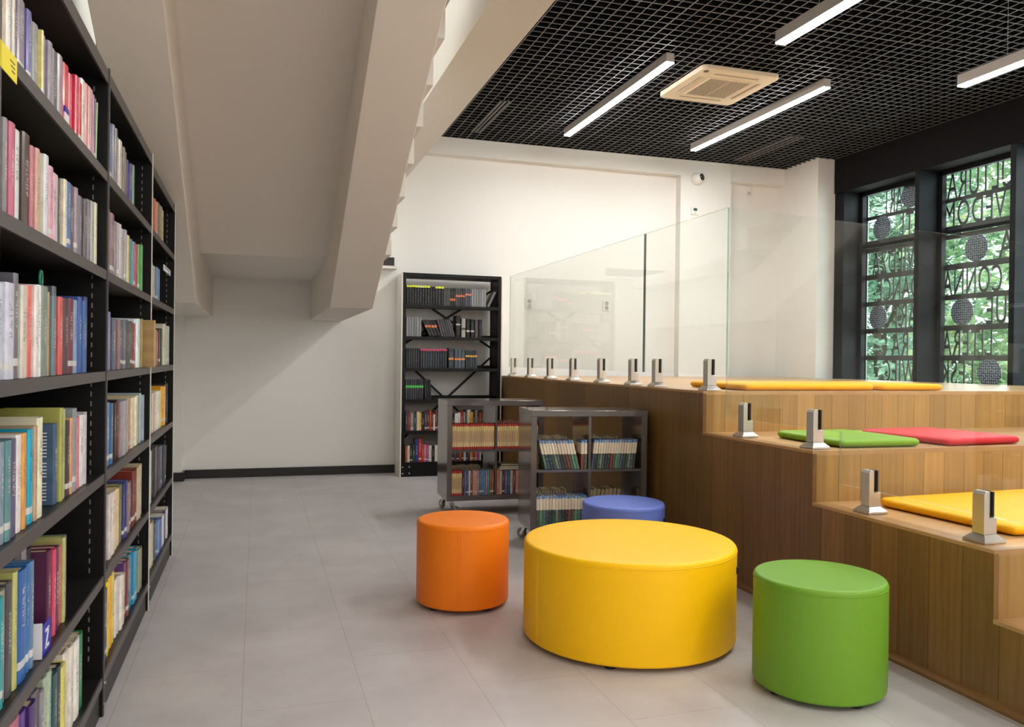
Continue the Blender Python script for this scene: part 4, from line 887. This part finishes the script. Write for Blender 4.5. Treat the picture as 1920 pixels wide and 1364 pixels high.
# thermostat, movement sensor, sockets
t = thing('wall_thermostat', 'small white thermostat with grey display below the dome camera', 'thermostat', (4.845, 8.43, 2.955))
m = MB(); m.box(-.05, -.016, -.043, .05, 0, .043); m.build('case', M['plastic'], t, bevel=.004)
m = MB(); m.box(-.024, -.0165, .000, .024, -.0160, .032); m.build('display', M['screen'], t)
m = MB(); m.cyl((0, -.0175, -.022), .009, .002, 'y', 16); m.build('button', M['housing'], t)
t = thing('motion_sensor', 'small white motion sensor high in the wall recess', 'sensor', (5.665, 8.61, 3.275))
m = MB(); m.box(-.028, -.035, -.06, .028, 0, .06); m.build('case', M['plastic'], t, bevel=.008)
m = MB(); m.box(-.018, -.0365, -.045, .018, -.0345, -.008); m.build('sensor_window', M['housing'], t)
def socket(x, z, lab):
    t = thing('wall_socket', lab, 'socket', (x, WB, z), 0, 'double wall sockets')
    m = MB(); m.box(-.04, -.011, -.062, .04, 0, .062); m.build('plate', M['plastic'], t, bevel=.004)
    for dz in (-.027, .027):
        m = MB(); m.lathe([(.022, 0), (.022, .004), (.019, .004), (.018, .0008), (.002, .0008)], 24); o = m.build('outlet', M['housing'], t, smooth=False); o.location = (.006, -.0112, dz); o.rotation_euler = (PI/2, 0, 0)
socket(2.858, 1.82, 'white double wall socket seen through the glass near the DVD bookcase')
socket(3.785, 1.828, 'white double wall socket seen through the glass near the dark glass joint')

# ------------------------------------------------------------------ outdoors
m = MB(); m.box(6.9, -6, -.6, 40, 40, -.5); struct(m.build('ground', M['lawn']))
def tree(x, y, h, r, n, mat, label, seed):
    g = random.Random(seed)
    t = thing('tree', label, 'tree', (x, y, -.5), 0, 'trees outside the windows')
    m = MB(); m.tube((0, 0, 0), (g.uniform(-.2, .2), g.uniform(-.2, .2), h*.62), .11, 10)
    for i in range(7):
        a = g.uniform(0, 2*PI); z = g.uniform(.25, .6)*h; m.tube((0, 0, z), (r*.7*math.cos(a), r*.7*math.sin(a), z+h*.22), .03, 6)
    m.build('trunk', M['bark'], t)
    bm = bmesh.new()
    cl = [(g.uniform(-r, r)*.7, g.uniform(-r, r)*.7, g.uniform(.10*h, .95*h), g.uniform(.5, 1.0)) for _ in range(46)]
    for i in range(n):
        cx, cy, cz, cr = g.choice(cl)
        d = Vector((g.gauss(0, 1), g.gauss(0, 1), g.gauss(0, .8))); d = d.normalized()*cr*g.uniform(.3, 1.0)
        c = Vector((cx, cy, cz))+d
        if c.z < .1: continue
        s = g.uniform(.05, .12)
        u = Vector((g.gauss(0, 1), g.gauss(0, 1), g.gauss(0, 1))).normalized(); v = u.orthogonal().normalized()
        bm.faces.new([bm.verts.new(c+u*s), bm.verts.new(c+v*s*.5), bm.verts.new(c-u*s), bm.verts.new(c-v*s*.5)])
    me = bpy.data.meshes.new('crown'); bm.to_mesh(me); bm.free(); me.materials.append(mat)
    o = bpy.data.objects.new('crown', me); COL.objects.link(o); o.parent = t
for i, (x, y, h, r, mt, lab) in enumerate(((10.4, 11.6, 6.5, 1.5, 'leaf', 'green leafy tree outside, seen through the window beside the pillar'), (10.2, 8.3, 6.0, 1.5, 'leaf2', 'yellowing leafy tree outside, seen through the lettered windows'),
        (14.2, 15.6, 7.5, 2.0, 'leaf', 'tall green tree farther out behind the tree beside the pillar window'), (14.4, 11.3, 7.0, 2.0, 'leaf2', 'tall yellowing tree farther out behind the lettered windows'))):
    tree(x, y, h, r, 9000, M[mt], lab, 40+i)

# ------------------------------------------------------------------ light
w = bpy.data.worlds.new('sky'); SC.world = w; w.use_nodes = True
bg = w.node_tree.nodes['Background']; bg.inputs[0].default_value = (.86, .94, 1.0, 1); bg.inputs[1].default_value = SKY
def area(name, loc, rot, sx, sy, power, col):
    l = bpy.data.lights.new(name, 'AREA'); l.shape = 'RECTANGLE'; l.size = sx; l.size_y = sy; l.energy = power; l.color = col
    o = bpy.data.objects.new(name, l); COL.objects.link(o); o.location = loc; o.rotation_euler = rot; return o
area('added_stairwell_daylight', (.1, 5.6, 6.35), (0, 0, 0), 1.6, 4.5, STAIRFILL, (.93, .98, 1.0))  # lamp added under the closed ceiling, stands in for daylight from upstairs
area('window_daylight', (7.3, 6.3, 2.4), (0, PI/2, 0), 2.4, 4.2, WIN, (.88, .95, 1.0))
area('added_front_fill', (2.4, -3.1, 1.9), (math.radians(90), 0, 0), 5.5, 2.6, FILL, (1.0, .96, .91))  # fill lamp added before the solid front wall, no window there
area('added_overhead_fill', (2.2, -.9, 3.50), (0, 0, 0), 4.5, 3.2, OVER, (1.0, .96, .91))  # broad overhead fill added out of view to brighten the floor and its bounce
SC.view_settings.view_transform = VT; SC.view_settings.look = LOOK; SC.view_settings.exposure = EXPO; SC.view_settings.gamma = 1.0
SC.cycles.max_bounces = 8; SC.cycles.transparent_max_bounces = 16; SC.cycles.diffuse_bounces = 5; SC.cycles.glossy_bounces = 4
SC.cycles.sample_clamp_indirect = 6; SC.cycles.caustics_reflective = False; SC.cycles.caustics_refractive = False
